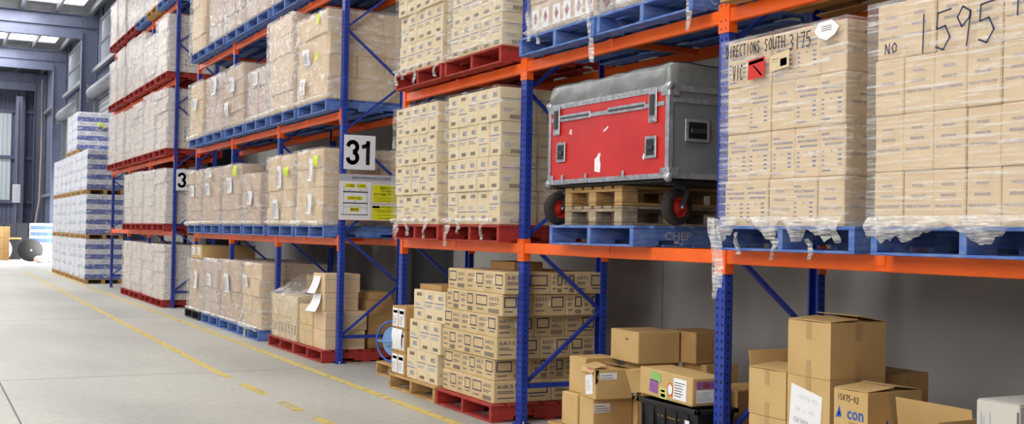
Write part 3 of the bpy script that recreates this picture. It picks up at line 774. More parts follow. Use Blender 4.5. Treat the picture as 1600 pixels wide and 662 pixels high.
# the two big wrapped loads, lowest shelf, nearest bay
pallet(4.375, 4.42, t1+.001, 'blue', 'blue pallet under the left one of the two big wrapped loads at right', 'blue pallets of the nearest rack')
pallet(4.375, 3.14, t1+.001, 'blue', 'blue pallet under the big wrapped load marked 1595', 'blue pallets of the nearest rack')
def s1_extra(o, hy, z):
    b = MB(); X = -.041; D = lambda w, h, y, zz, items: b.decal((X, y, zz), (0, -1, 0), (0, 0, 1), w, h, items)
    k = M['black']
    for wd, a0, b0, a1, b1 in (('DIRECTIONS', 0, 0, .43, .85), ('SOUTH', .48, 0, .73, .85), ('3175', .77, -.3, 1.02, .8)):
        D(.73, .08, .465, 1.03, hand(wd, a0, b0, a1, b1, .0075, k)); b.build('marker_writing', o); b = MB(); D = lambda w, h, y, zz, items: b.decal((X, y, zz), (0, -1, 0), (0, 0, 1), w, h, items)
    D(.10, .1, .40, .885, hand('VIC', 0, 0, 1, .9, .0075, k))
    b.build('marker_writing', o)
    b = MB(); D = lambda w, h, y, zz, items: b.decal((X-.001, y, zz), (0, -1, 0), (0, 0, 1), w, h, items)
    D(.155, .125, .26, .875, [('p', [(0, .0), (.95, .06), (1, 1), (.04, .93)], M['redink']), ('p', [(.25, .7), (.4, .62), (.85, .15), (.75, .12)], M['pink']), ('p', [(.05, .7), (.9, .8), (.9, .95), (.05, .85)], M['gold'])])
    b.build('red_sticker', o)
    b = MB(); D(.165, .115, .065, .90, [('p', [(0, 0), (1, .14), (1, 1), (.02, .8)], M['cream']), ('p', [(.55, .2), (.88, .24), (.88, .62), (.55, .58)], M['barcode'])] + [('r', .1, .6, .45, .63, M['ink']), ('r', .1, .48, .4, .5, M['ink'])])
    b.build('shipping_label', o)
    b = MB(); D(.19, .11, -.30, 1.02, [('p', [(0, .55), (.2, .95), (.7, 1), (1, .6), (.85, .25), (.5, 0), (.2, .2)], M['white'])] + [('r', .3, .5+.1*i, .7, .53+.1*i, M['barcode']) for i in range(3)])
    b.build('crumpled_note', o)
load(4.40, 4.52, 5.53, zA-.01, [.283]*4, 5, 3, 'buff', 'big wrapped load addressed in marker with a red sticker, right of the post', 'big wrapped loads at right', 'thai', 'thai', 1.12, 'stretch_film_diag', 11,
     skirtdrop=.17, holes=((.27, .19, .85), (-.06, .07, .8), (-.27, .06, .5)), tails=((.52, .05, .42, .13), (.33, -.03, .13, .03), (.0, -.06, .13, .03), (-.28, -.06, .12, .03), (.56, .06, .5, .1)), extra=s1_extra, jit=.006, wraprag=.05)
def s2_extra(o, hy, z):
    b = MB(); k = M['ink']
    b.decal((-.041, hy-.29, .86), (0, -1, 0), (0, 0, 1), .5, .2, hand('1595', 0, 0, 1, .95, .009, k))
    b.build('marker_writing', o); b = MB(); b.decal((-.041, hy-.29, .86), (0, -1, 0), (0, 0, 1), .5, .2, hand('1', 1.1, .5, 1.3, 1.1, .009, k)); b.build('marker_writing', o); b = MB()
    b.decal((-.041, hy-.10, .885), (0, -1, 0), (0, 0, 1), .09, .05, hand('NO', 0, 0, 1, 1, .007, k))
    b.build('marker_writing', o)
load(4.39, 3.14, 4.30, zA-.01, [.288]*4, 6, 4, 'buff', 'big wrapped load marked 1595 at the right edge of the photo', 'big wrapped loads at right', 'thai', 'thai', 1.12, 'stretch_film', 12,
     skirtdrop=.15, holes=((.1, .2, .5), (-.35, .2, .6)), tails=((.52, .05, .1, .06),), extra=s2_extra, jit=.006, wraprag=.05)

# --- travel case on pallets
pallet(4.375, 6.50, t1+.001, 'blue', 'blue pallet beneath the red and grey travel case', 'blue pallets of the nearest rack', letters=[('t', 'CHEP', .23, .35, .43, .72, .01, M['grey'])])
for i, mk in enumerate(('oldtimber', 'timber')):
    m = M[mk]; o = thing('block_pallet', ('weathered grey timber block pallet, lower of the two under the case', 'pale timber block pallet, upper of the two under the case')[i], 'pallet', (4.45, 6.76, zA+i*.1455), 0, 'block pallets under the case')
    W, D, H = .80, 1.0, .144
    for x in (0, D/2-.07, D-.14):
        for y in (0, W/2-.05, W-.10):
            bb = MB(); bb.box(0, .14, 0, .1, .022, .1, m, .004); bb.build('block', o, (x, y, 0))
    bb = MB()
    for y in (0, W/2-.05, W-.1): bb.box(0, D, y, y+.1, 0, .021, m, .003)
    bb.build('bottom_deck', o)
    bb = MB()
    for x in (0, D/2-.07, D-.14): bb.box(x, x+.14, 0, W, .101, .121, m, .002)
    for k in range(6): bb.box(0, D, k*.139, k*.139+.105, .1215, .143, m, .003)
    if i == 1:
        pts = [(.5+.34*math.cos(a*R(30)), .5+.4*math.sin(a*R(30))) for a in range(13)]
        bb.decal((0.0, -.0016, .022), (1, 0, 0), (0, 0, 1), .14, .078, [('s', pts, .003, M['brown']), ('t', 'EPAL', .24, .38, .76, .62, .01, M['brown'])])
    bb.build('top_deck', o)
ZC = zA+.1455*2+.022
o = thing('travel_case', 'large red and grey travel case with padded cover and wheels on pallets', 'case', (4.375, 6.10, ZC), 0)
W, D, H = 1.60, .95, .62
b = MB()
b.box(.004, .02, .02, W-.02, .02, H-.02, M['casered']); b.box(.02, D-.01, .004, W-.004, .012, H-.01, M['casegrey'], .003)
b.box(.0025, .006, .03, W-.03, H-.095, H-.085, M['casered'])
b.decal((.0028, W-.05, .02), (0, -1, 0), (0, 0, 1), W-.1, H-.12, [('p', [(.42, .12), (.47, .1), (.475, .22), (.465, .3), (.475, .38), (.455, .38), (.44, .33), (.42, .3)], M['white']), ('p', [(.50, .68), (.54, .74), (.535, .76), (.495, .7)], M['white']), ('p', [(.17, .72), (.2, .7), (.2, .78), (.18, .79)], M['pink']), ('p', [(.83, .26), (.84, .22), (.85, .3), (.84, .32)], M['white'])])
body = b.build('body', o)
b = MB(); t = .035
for y in (0, W-t): b.box(-.003, .003, y, y+t, 0, H, M['alu'], .001)
b.box(-.003, .003, t, W-t, 0, t, M['alu'], .001); b.box(-.003, .003, t, W-t, H-.04, H, M['alu'], .001)
b.box(-.004, .002, .05, W-.05, H-.135, H-.105, M['alu'], .001)
for x in (0, D-t): b.box(x-.003, x+t, -.003, .003, 0, H, M['alu'], .001)
b.box(.03, D-.03, -.003, .003, 0, t, M['alu'], .001); b.box(.03, D-.03, -.003, .003, H-.04, H, M['alu'], .001)
b.box(-.004, D, -.004, .0, H-.115, H-.085, M['alu'], .001)
for y in [i*.08+.05 for i in range(19)]:
    for z in (.018, H-.02): b.lathe([(0, -.006), (.005, -.005), (.006, 0)], (-.003, y, z), (1, 0, 0), M['steel'], 6)
b.build('edge_trim', o)
for (y0, y1) in ((.27, .74), (.98, 1.42)):   # lid stays
    b = MB(); b.box(-.008, -.002, y0, y1, H-.14, H-.09, M['alu'], .002); b.box(-.0095, -.007, y0+.01, y1-.01, H-.122, H-.108, M['darkmetal'])
    for i in range(7):
        for z in (H-.125, H-.105): b.lathe([(0, -.004), (.005, -.003), (.005, 0)], (-.008, y0+.03+i*(y1-y0-.06)/6, z), (1, 0, 0), M['alu'], 6)
    b.build('hinge_strip', o)
for x in (0, D):
    for y in (0, W):
        for z in (0, H):
            if x > 0 and y > 0: continue
            b = MB(); b.lathe([(0, -.034), (.02, -.028), (.03, -.012), (.034, .0), (.03, .012), (.02, .028), (0, .034)], (x+(.008 if x == 0 else -.008), y+(.008 if y == 0 else -.008), z+(.008 if z == 0 else -.008)), (0, 0, 1), M['alu'], 12)
            sx = 1 if x == 0 else -1; sy = 1 if y == 0 else -1; sz = 1 if z == 0 else -1
            a = [(-.006, min(y, y+sy*.085), min(z, z+sz*.085))]
            b.box(-.007, -.002, min(y, y+sy*.085), max(y, y+sy*.085), min(z, z+sz*.07), max(z, z+sz*.07), M['alu'], .002) if x == 0 else None
            if y == 0: b.box(min(x, x+sx*.08), max(x, x+sx*.08), -.007, -.002, min(z, z+sz*.07), max(z, z+sz*.07), M['alu'], .002)
            b.build('corner_cap', o)
for y in (.13, 1.42):
    b = MB(); b.box(-.012, -.003, y, y+.09, H-.24, H-.015, M['alu'], .003); b.box(-.024, -.012, y+.022, y+.068, H-.19, H-.05, M['darkmetal'], .004); b.box(-.022, -.01, y+.01, y+.08, H-.232, H-.205, M['alu'], .003)
    b.build('latch', o)
def recess_handle(x, y, z, face, p):
    b = MB(); w, h = .13, .15
    if face == 'f':
        b.box(x-.008, x, y, y+w, z, z+h, M['alu'], .002); b.box(x-.0095, x-.007, y+.02, y+w-.02, z+.02, z+h-.02, M['plasticblack']); b.box(x-.022, x-.009, y+.03, y+w-.03, z+.055, z+.085, M['darkmetal'], .004)
        for a in (.008, w-.008):
            for c in (.01, h-.01): b.lathe([(0, -.012), (.005, -.011), (.005, -.006)], (x, y+a, z+c), (1, 0, 0), M['steel'], 6)
    else:
        w = .2; b.box(x, x+w, y-.008, y, z, z+h, M['alu'], .002); b.box(x+.025, x+w-.025, y-.0095, y-.007, z+.02, z+h-.02, M['plasticblack']); b.box(x+.04, x+w-.04, y-.022, y-.009, z+.055, z+.085, M['darkmetal'], .004)
    b.build('recessed_handle', p)
recess_handle(-.003, .13, .14, 'f', o); recess_handle(-.003, 1.33, .17, 'f', o); recess_handle(.13, -.003, .25, 'e', o)
for y in (.52, 1.02, 1.36): 
    b = MB(); b.box(-.009, -.002, y, y+.03, .0, .07, M['alu'], .002); b.build('bottom_clip', o)
# padded cover: soft pillow
b = MB(); n1, n2, n3 = 26, 12, 6; vs = []
def pil(x, y, z):
    k = .012*noise.noise(Vector((x*6, y*6, z*9)))
    return k
rows = []
prof = [(0, .0), (-.002, .05), (.0, .11), (.004, .138), (.016, .152), (.12, .156)]
for (ins, z) in prof:
    ring = []
    x0, x1, y0, y1 = .01+ins, D-.01-ins, .01+ins, W-.01-ins
    for i in range(n1): ring.append((x0, y1+(y0-y1)*i/n1))
    for i in range(n2): ring.append((x0+(x1-x0)*i/n2, y0))
    for i in range(n1): ring.append((x1, y0+(y1-y0)*i/n1))
    for i in range(n2): ring.append((x1+(x0-x1)*i/n2, y1))
    rows.append([(x+pil(x, y, z+1), y+pil(y, x, z), H+.002+z+(pil(x, y, z) if z > .1 else 0)-.02*(.5-abs(y/W-.5))*(z > .14)) for x, y in ring])
N = len(rows[0]); vs = [p for r in rows for p in r]
fs = [(j*N+i, j*N+(i+1) % N, (j+1)*N+(i+1) % N, (j+1)*N+i) for j in range(len(rows)-1) for i in range(N)]
top0 = len(vs); vs.append((D/2, W/2, H+.16)); fs += [((len(rows)-1)*N+i, (len(rows)-1)*N+(i+1) % N, top0) for i in range(N)]
b.add(vs, fs, M['vinyl'], True); cov = b.build('padded_cover', o)
b = MB(); b.tube([(r[0]-.001, r[1], r[2]) for r in rows[4][:n1+n2]], .005, M['darkmetal'], 6, caps=False); b.build('seam_piping', cov)
b = MB(); b.box(.03, D-.03, .03, W-.03, -.022, -.002, M['plasticblack'], .003); b.build('base_board', o)
def castor(x, y, ang, p):
    zc = -(ZC-zA)+.128; c = Vector((x, y, zc)); ax = Vector((math.sin(ang), math.cos(ang), 0))
    f = MB(); f.box(x-.05, x+.05, y-.05, y+.05, -.034, -.023, M['darkmetal'], .002)
    for s in (-1, 1):
        f.bar(c+ax*s*.05+Vector((.05, 0, zc*-.0+.135)), c+ax*s*.05, .05, .006, M['darkmetal'], up=tuple(ax.cross(Vector((0, 0, 1)))))
        f.lathe([(0, s*.014), (.012, s*.012), (.012, 0)], c+ax*s*.052, ax, M['steel'], 10)
    f.bar(c+ax*-.052+Vector((.05, 0, .135)), c+ax*.052+Vector((.05, 0, .135)), .05, .02, M['darkmetal'])
    fk = f.build('castor_fork', p)
    w = MB(); prof = [(.072, -.035), (.09, -.042), (.112, -.036), (.124, -.02), (.127, 0), (.124, .02), (.112, .036), (.09, .042), (.072, .035), (.072, -.035)]
    w.lathe(prof, c, ax, M['rubber'], 36)
    u = ax.orthogonal().normalized(); v = ax.cross(u)
    for k in range(30):
        a = 2*math.pi*k/30; d = u*math.cos(a)+v*math.sin(a)
        for s in (-1, 1): w.bar(c+d*.124+ax*s*.004, c+d*.112+ax*s*.037, .009, .008, M['rubber'], up=tuple(d))
    wh = w.build('wheel', p)
    h = MB(); h.lathe([(0, -.03), (.03, -.032), (.04, -.015), (.06, -.012), (.074, -.032), (.078, -.034), (.078, .034), (.074, .032), (.06, .012), (.04, .015), (.03, .032), (0, .03)], c, ax, M['hub'], 28); h.build('wheel_hub', wh)
castor(.22, .20, R(-10), o); castor(.06, W-.06, R(-10), o); castor(.8, .2, R(-15), o)

# =================================================================== GROUND, BAY LEFT OF THE POST: the 6835 stack
pallet(4.35, 8.56, 0, 'red', 'red pallet on the floor under the stack of 6835 cartons', letters=[('t', 'LOSCAM', .62, .4, .82, .75, .01, M['grey'])])
rows6 = [  # bottom to top: aisle-face boundaries near->far, styles near->far ; end-face boundaries
    ([8.62, 9.06, 9.36, 9.68], ['6835big', '6835small', '6835small'], [4.40, 4.98, 5.42]),
    ([8.66, 9.02, 9.30, 9.70], ['6835small', '6835small', '6835big'], [4.42, 4.80, 5.12, 5.40]),
    ([8.58, 9.06, 9.70], ['6835big', '6835two'], [4.40, 4.83, 5.13, 5.40]),
    ([8.58, 8.95, 9.30, 9.67], ['6835small', '6835small', '6835big'], [4.40, 4.77, 5.08, 5.40]),
    ([8.49, 9.03, 9.62], ['6835big', '6835two'], [4.40, 4.70, 5.03, 5.38]),
    ([8.46, 8.83, 9.20, 9.60], ['6835small', '6835small', '6835big'], [4.40, 4.86, 5.10, 5.40])]
ords = ['bottom layer', 'fifth layer down', 'fourth layer down', 'third layer down', 'second layer down', 'top layer']
pos = ['at the near corner', 'second from the corner', 'third from the corner', 'fourth from the corner']
hL = .189; gname = 'cartons printed 6835'
def box_at(x0, x1, y0, y1, z, h, mk, front, end, label, cat='carton', group=None, name='carton', var=0, rot=0.):
    me = carton_mesh(x1-x0-.003, y1-y0-.003, h-.001, mk, front, end, var)
    return tag(link(name, me, None, ((x0+x1)/2, (y0+y1)/2, z), rot), label, cat, group)
for li, (ys, st, xs) in enumerate(rows6):
    z = .151+li*hL; n = len(ys)-1
    for i in range(n):
        x1 = xs[1] if i == 0 else xs[0]+.38
        es = ['6835small', '6835big', '6835small'][li % 3] if i == 0 else ''
        side = 'aisle face' if i else 'both faces'
        lb = 'carton printed 6835, %s, %s%s' % (ords[li], pos[i], ' along the aisle' if i else ' beside the post')
        box_at(xs[0], x1, ys[i], ys[i+1], z, hL, 'tan', st[i], es, lb, group=gname, var=i)
    for k in range(1, len(xs)-1):
        y1 = ys[0]+.38 if k > 1 or xs[0]+.38 < xs[1] else ys[1]
        lb = 'carton printed 6835, %s, %s on the end face' % (ords[li], pos[k])
        box_at(xs[k], xs[k+1], ys[0], ys[0]+.36, z, hL, 'tan', '', ['6835big', '6835small', '6835two', '6835small'][(li+k) % 4], lb, group=gname, var=k)
# top layer fill
box_at(4.87, 5.4, 8.83, 9.6, .151+5*hL, hL-.002, 'tan', '', '', 'plain carton top inside the top layer of the 6835 stack', group='cartons inside the 6835 stack')
# a torn patch of clear tape on the stack
box_at(4.75, 5.05, 8.95, 9.42, .151+6*hL, .075, 'brown', '', '', 'shallow brown carton lying on top of the 6835 stack')

# timber pallet left of it with narrow cartons and the yellow-brown ones
pallet(4.36, 9.775, 0, 'timber', 'timber pallet on the floor left of the red pallet', 'timber pallets on the floor')
for li, y0 in enumerate((9.80, 9.74, 9.68)):
    for i in range(3):
        lb = 'narrow cream carton, %s, %s from the 6835 stack' % (['bottom row', 'middle row', 'top row'][li], ['first', 'second', 'third'][i])
        xx = 4.395 if li < 2 else 4.41
        box_at(xx+(.003 if i == 1 else 0), xx+.40, y0+i*.252, y0+i*.252+.250, .151+li*.298, .298, 'cream', 'cream', 'cream', lb, group='narrow cream cartons left of the 6835 stack', var=i)
box_at(4.46, 4.86, 9.88, 10.4, .151+3*.298, .055, 'brown', '', '', 'flat brown carton on top of the narrow cream cartons')
ym = (.151, .385, .62)
for i in range(3):
    lb = 'orange-brown carton with white labels, %s of its stack of three' % ['bottom', 'middle', 'top'][i]
    box_at(4.38, 4.70, 10.56+(.0 if i else .0), 10.93, ym[i], .233, 'brown', 'doc', '', lb, group='orange-brown cartons with white labels', var=i)
b = MB(); vs = []
for i in range(8):
    t = i/7; vs += [(4.373-.012*math.sin(t*3), 10.62+.02*t, .62-.2*t), (4.37-.02*math.sin(t*3+.5), 10.86, .625-.2*t)]
b.add(vs, [(2*i, 2*i+1, 2*i+3, 2*i+2) for i in range(7)], M['white'], True); tag(b.build('paper_sheet'), 'white sheet hanging on the middle orange-brown carton', 'paper')
pallet(4.63, 11.19, 0, 'timber', 'small timber pallet on the floor under the blue hose reel', 'timber pallets on the floor', sx=.58, sy=.70)
# hose reel
o = thing('hose_reel', 'blue hose reel standing on a timber pallet in the gap', 'hose reel', (4.83, 11.80, .151), R(0))
ax = Vector((.80, .6, 0)).normalized(); ax = Vector((-.86, -.5, 0)).normalized(); c = Vector((.02, .02, .235))
u = Vector((0, 0, 1)); w = ax.cross(u)
for s in (1, -1):
    b = MB(); b.tube([c+ax*s*.15+(u*math.cos(a*R(10))+w*math.sin(a*R(10)))*.225 for a in range(36)], .011, M['reelblue'], 8, closed=True)
    for k in range(2):
        a = k*R(90); d = u*math.cos(a)+w*math.sin(a); b.bar(c+ax*s*.15-d*.225, c+ax*s*.15+d*.225, .022, .008, M['reelpale'], up=tuple(ax))
    b.build('side_hoop', o)
b = MB(); b.lathe([(0, -.12), (.17, -.12), (.17, -.105), (.1, -.1), (.1, .1), (.17, .105), (.17, .12), (.05, .135), (0, .135)], c, ax, M['reelblue'], 32); b.build('drum', o)
b = MB(); b.lathe([(0, .141), (.165, .1235)], c, ax, M['reelpale'], 32); b.build('drum_face', o)
b = MB()
for k in range(3): b.tube([c+ax*(-.08+.08*k)+(u*math.cos(a*R(15))+w*math.sin(a*R(15)))*.13 for a in range(24)], .028, M['plasticblack'], 8, closed=True)
b.build('hose', o)
b = MB(); b.lathe([(0, .2), (.01, .2), (.01, .13)], c+w*.05+u*-.05, ax, M['steel'], 8); b.build('crank', o)

# =================================================================== GROUND, BAY BETWEEN POSTS: loose cartons
def carton_box(cx, cy, z, dx, dy, dz, rot, mk, front, end, label, group='loose cartons under the nearest shelf', extra=None, tilt=None):
    me = carton_mesh(dx, dy, dz, mk, front, end, 5)
    o = tag(link('carton', me, None, (cx, cy, z), rot), label, 'carton', group)
    if tilt: o.rotation_euler = (tilt[0], tilt[1], rot)
    if extra: extra(o)
    return o
def sticker(o, face, dx, dy, dz, items, name='paper_label'):
    b = MB(); e = .0022
    if face == 'f': b.decal((-dx/2-e, dy/2, 0), (0, -1, 0), (0, 0, 1), dy, dz, items)
    else: b.decal((-dx/2, -dy/2-e, 0), (1, 0, 0), (0, 0, 1), dx, dz, items)
    return b.build(name, o)
def lab(u0, v0, u1, v1, n=4):
    rnd = random.Random(int(u0*100)); return [('r', u0, v0, u1, v1, M['white'])]+bars(u0+.02, v0+(v1-v0)*.15, u1-.02, v1-(v1-v0)*.1, n, M['barcode'], rnd, .7)
pallet(4.42, 6.55, 0, 'timber', 'timber pallet corner on the floor under the loose brown cartons', 'timber pallets on the floor')
zg = .151
# bottom tier
carton_box(4.66, 7.455, zg, .40, .23, .25, 0, 'kraft', '', '', 'plain carton at the left foot of the loose carton pile')
o = carton_box(4.645, 7.225, zg, .35, .20, .245, 0, 'kraft', '', '', 'carton with a white label at the foot of the pile, under the torn one')
sticker(o, 'e', .35, .2, .245, lab(.02, .58, .42, .86, 3))
carton_box(4.99, 7.19, zg, .33, .22, .245, 0, 'kraft', '', '', 'plain carton at the foot of the pile, left of the black bin')
# second tier
carton_box(4.66, 7.44, zg+.251, .30, .22, .275, R(3), 'kraft', '', '', 'plain tall carton standing behind the torn carton')
# torn carton
o = thing('torn_carton', 'torn carton bursting open with dark packing showing at its edges', 'carton', (4.63, 7.17, zg+.247), R(-6), 'loose cartons under the nearest shelf')
b = MB(); dx, dy, dz = .34, .24, .225
b.box(-dx/2, dx/2-.03, -dy/2, dy/2, 0, dz, M['kraft'], .006)
b.box(dx/2-.028, dx/2-.003, -dy/2+.01, dy/2-.01, .004, dz-.012, M['plasticblack'])
b.box(dx/2-.002, dx/2+.006, -dy/2, dy/2, 0, dz, M['kraft'])
for k in range(5): b.add([(dx/2-.03, -dy/2-.002, .02+k*.04), (dx/2-.002, -dy/2-.004, .025+k*.04), (dx/2-.004, -dy/2-.002, .045+k*.04), (dx/2-.028, -dy/2-.004, .04+k*.04)], [(0, 1, 2, 3)], M['grey'])
b.decal((-dx/2, -dy/2-.0022, 0), (1, 0, 0), (0, 0, 1), dx, dz, [('p', [(.0, .5), (.07, .62), (.03, .75), (.09, .95), (0, 1)], M['black'])])
b.build('body', o)
b = MB(); b.bar((-dx/2, .0, dz+.006), (-dx/2+.10, -.01, dz+.03), .24, .004, M['kraft'], up=(0, 0, 1)); b.bar((.12, 0, dz+.004), (.02, .0, dz+.028), .22, .004, M['kraft']); b.build('torn_flap', o)
b = MB(); b.bar((-dx/2-.02, .0, dz-.03), (-dx/2+.02, -.0, dz+.01), .2, .004, M['kraft']); b.build('torn_flap', o)
sticker(o, 'f', dx, dy, dz, [('p', [(.35, .1), (.85, .18), (.8, .85), (.3, .72)], M['white'])]+bars(.4, .25, .7, .65, 6, M['barcode'], random.Random(1), .6))
sticker(o, 'e', dx, dy, dz, lab(.1, .66, .52, .88, 2)); sticker(o, 'f', dx, dy, dz, [('p', [(.3, .8), (.8, .9), (.75, 1.), (.4, .98)], M['redframe'])], 'red_tape_scrap')
carton_box(5.02, 7.17, zg+.247, .34, .24, .265, 0, 'kraft', '', '', 'plain carton between the torn carton and the sticker-covered one')
carton_box(5.33, 6.85, zg+.247, .30, .3, .27, 0, 'brown', '', '', 'brown carton at the back, under the dark rear carton')
# third tier
o = carton_box(4.925, 7.13, zg+.514, .36, .42, .235, R(-4), 'kraft', '', '', 'large closed carton on top of the loose carton pile')
sticker(o, 'f', .36, .42, .235, [('r', .56, .72, .64, .76, M['black'])], 'stamp')
carton_box(5.27, 6.94, zg+.519, .33, .36, .235, R(4), 'brown', '', '', 'dark brown carton at the rear top of the pile')
# black bin with the long stickered carton lying on it
o = thing('storage_bin', 'black plastic storage bin with a rim, under the sticker-covered carton', 'bin', (4.62, 6.18, 0))
b = MB(); X0, X1, Y0, Y1, Zt = -.16, .14, -.33, .32, .50
pts = lambda i, z: [(X0+i, Y0+i, z), (X1-i, Y0+i, z), (X1-i, Y1-i, z), (X0+i, Y1-i, z)]
r = [pts(.05, 0), pts(.0, Zt), pts(.012, Zt), pts(.06, .012)]; vs = [p for q in r for p in q]
fs = [(0, 1, 2, 3)]+[(j*4+i, j*4+(i+1) % 4, (j+1)*4+(i+1) % 4, (j+1)*4+i) for j in range(3) for i in range(4)]+[(12, 13, 14, 15)]
b.add(vs, fs, M['plasticblack'])
for i in range(5): b.box(X0+.0, X0+.012, Y0+.1+i*.13, Y0+.115+i*.13, .1, Zt-.04, M['plasticblack'])
b.build('tub', o)
b = MB(); b.box(X0-.02, X0+.012, Y0-.02, Y1+.02, Zt-.03, Zt, M['plasticblack'], .004); b.box(X0-.02, X1+.02, Y0-.02, Y0+.012, Zt-.03, Zt, M['plasticblack'], .004)
b.box(X0-.02, X1+.02, Y1-.012, Y1+.02, Zt-.03, Zt, M['plasticblack'], .004); b.box(X1-.012, X1+.02, Y0-.02, Y1+.02, Zt-.03, Zt, M['plasticblack'], .004); b.build('rim', o)
b = MB(); b.decal((X0+.008, Y1-.2, Zt-.1), (0, -1, 0), (.1, 0, 1), .26, .05, [('t', 'NALLY', 0, 0, 1, .7, .01, M['gold'])]); b.decal((X0+.02, Y0+.13, .12), (0, -1, 0), (-.09, 0, 1), .05, .3, [('r', 0, .2, 1, 1, M['white'])]+bars(.2, .3, .8, .9, 8, M['barcode'], random.Random(3), .6)); b.build('bin_label', o)
dx, dy, dz = .27, .60, .185
o = carton_box(4.60, 6.22, Zt+.018, dx, dy, dz, 0, 'kraft', '', '', 'long sticker-covered carton lying across the black bin', tilt=(R(1.5), 0))
sticker(o, 'f', dx, dy, dz, [('p', [(.22, .62), (.42, .55), (.42, .9), (.24, .95)], M['green'])], 'green_sticker')
sticker(o, 'f', dx, dy, dz, [('p', [(.2, .18), (.36, .14), (.37, .6), (.21, .64)], M['purple'])], 'purple_sticker')
sticker(o, 'f', dx, dy, dz, [('r', .40, .02, .54, .42, M['yellowlabel']), ('r', .425, .08, .51, .2, M['teal']), ('r', .43, .26, .5, .34, M['teal'])], 'yellow_sticker')
sticker(o, 'f', dx, dy, dz, [('p', [(.6+.055*math.cos(a*R(30)), .42+.26*math.sin(a*R(30))) for a in range(12)], M['orangestick'])], 'round_sticker')
bb = MB(); bb.decal((-dx/2-.003, dy/2, 0), (0, -1, 0), (0, 0, 1), dy, dz, [('p', [(.6+.04*math.cos(a*R(30)), .42+.19*math.sin(a*R(30))) for a in range(12)], M['white'])]); bb.build('round_sticker', o)
sticker(o, 'f', dx, dy, dz, lab(.66, .12, .90, .88, 6))
sticker(o, 'e', dx, dy, dz, [('r', .12, .62, .72, .88, M['purple']), ('r', .3, .66, .5, .84, M['orangestick'])]+lab(.12, .12, .68, .58, 7))
b = MB(); b.bar((-.06, dy/2, .09), (-.14, dy/2+.13, .06), .18, .004, M['kraft'], up=(0, 1, 0)); b.build('flap', o); 
b = MB(); b.bar((-.05, dy/2, .178), (-.1, dy/2+.11, .13), .10, .004, M['kraft']); b.build('flap', o)

# =================================================================== GROUND, NEAREST BAY: cartons at right
def open_carton(cx, cy, z, dx, dy, dz, rot, flaps, label, mk='kraft', front='tape', end='tape', fl=None):
    """hollow carton; flaps: dict side -> opening angle from closed (0) ; sides f(-X) b(+X) n(-Y) s(+Y)"""
    o = thing('open_carton', label, 'carton', (cx, cy, z), rot, 'opened cartons at right')
    b = MB(); t = .005; m = M[mk]; hx, hy = dx/2, dy/2
    b.box(-hx, -hx+t, -hy, hy, 0, dz, m); b.box(hx-t, hx, -hy, hy, 0, dz, m); b.box(-hx+t, hx-t, -hy, -hy+t, 0, dz, m); b.box(-hx+t, hx-t, hy-t, hy, 0, dz, m); b.box(-hx+t, hx-t, -hy+t, hy-t, 0, t, m)
    rnd = random.Random(2); e = .0012
    if front: b.decal((-hx-e, hy, 0), (0, -1, 0), (0, 0, 1), dy, dz, prints(front, 'front', rnd) if isinstance(front, str) else front)
    if end: b.decal((-hx, -hy-e, 0), (1, 0, 0), (0, 0, 1), dx, dz, prints(end, 'end', rnd) if isinstance(end, str) else end)
    b.build('body', o)
    L = {'f': dx*.49, 'b': dx*.49, 'n': min(dx, dy)*.49, 's': min(dx, dy)*.49}
    for k, ang in flaps.items():
        a = R(ang); l = (fl or {}).get(k, L[k]); f = MB(); lift = {'f': .006, 'b': .006, 'n': .001, 's': .001}[k]
        up = Vector((0, 0, math.sin(a))); c = math.cos(a)
        if k == 'f': p = Vector((-hx+t/2, 0, dz+lift)); d = Vector((c, 0, 0))+up; w = dy-.006; s = (0, 1, 0)
        if k == 'b': p = Vector((hx-t/2, 0, dz+lift)); d = Vector((-c, 0, 0))+up; w = dy-.006; s = (0, 1, 0)
        if k == 'n': p = Vector((0, -hy+t/2, dz+lift)); d = Vector((0, c, 0))+up; w = dx-.012; s = (1, 0, 0)
        if k == 's': p = Vector((0, hy-t/2, dz+lift)); d = Vector((0, -c, 0))+up; w = dx-.012; s = (1, 0, 0)
        S = Vector(s); nrm = d.cross(S).normalized()*.002; d = d*l
        vs = [p-S*w/2-nrm, p+S*w/2-nrm, p+S*w/2+d-nrm, p-S*w/2+d-nrm, p-S*w/2+nrm, p+S*w/2+nrm, p+S*w/2+d+nrm, p-S*w/2+d+nrm]
        f.add(vs, [(0, 1, 2, 3), (4, 5, 6, 7), (0, 1, 5, 4), (1, 2, 6, 5), (2, 3, 7, 6), (3, 0, 4, 7)], m); f.build('flap', o)
    return o
pallet(4.50, 4.36, 0, 'timber', 'timber pallet hidden low under the opened cartons at right', 'timber pallets on the floor')
xg = 4.50
open_carton(xg+.21, 4.885, .83, .42, .345, .315, 0, {'f': 4, 'b': 9, 'n': 3, 's': 3}, 'large taped carton topping the carton pile at right')
o = open_carton(xg+.21, 4.885, .50, .42, .345, .328, 0, {'f': 0, 'b': 0, 'n': 0, 's': 0}, 'taped carton with a handwritten note, directly below the topmost one')
b = MB(); b.decal((-.2125, .17, .0), (0, -1, 0), (0, 0, 1), .34, .328, [('p', [(.04, -.02), (.78, -.20), (.84, .70), (.10, .86)], M['white'])] + hand('1507450-402', .14, .2, .74, .28, .003, M['black'], -.09) + hand('15075-02', .24, .62, .74, .69, .0015, M['barcode'], -.08) + hand('24 x 42', .2, .4, .66, .46, .0015, M['barcode'], -.06))
b.build('handwritten_note', o)
carton_box(xg+.21, 4.885, .152, .42, .345, .346, 0, 'kraft', 'tape', 'tape', 'taped carton at the foot of the pile below the handwritten note', 'cartons at right')
open_carton(xg+.21, 5.235, .555, .42, .33, .275, 0, {'f': 6, 'b': 5, 'n': 2, 's': 98}, 'taped carton left of the pile with one flap standing up', fl={'s': .1})
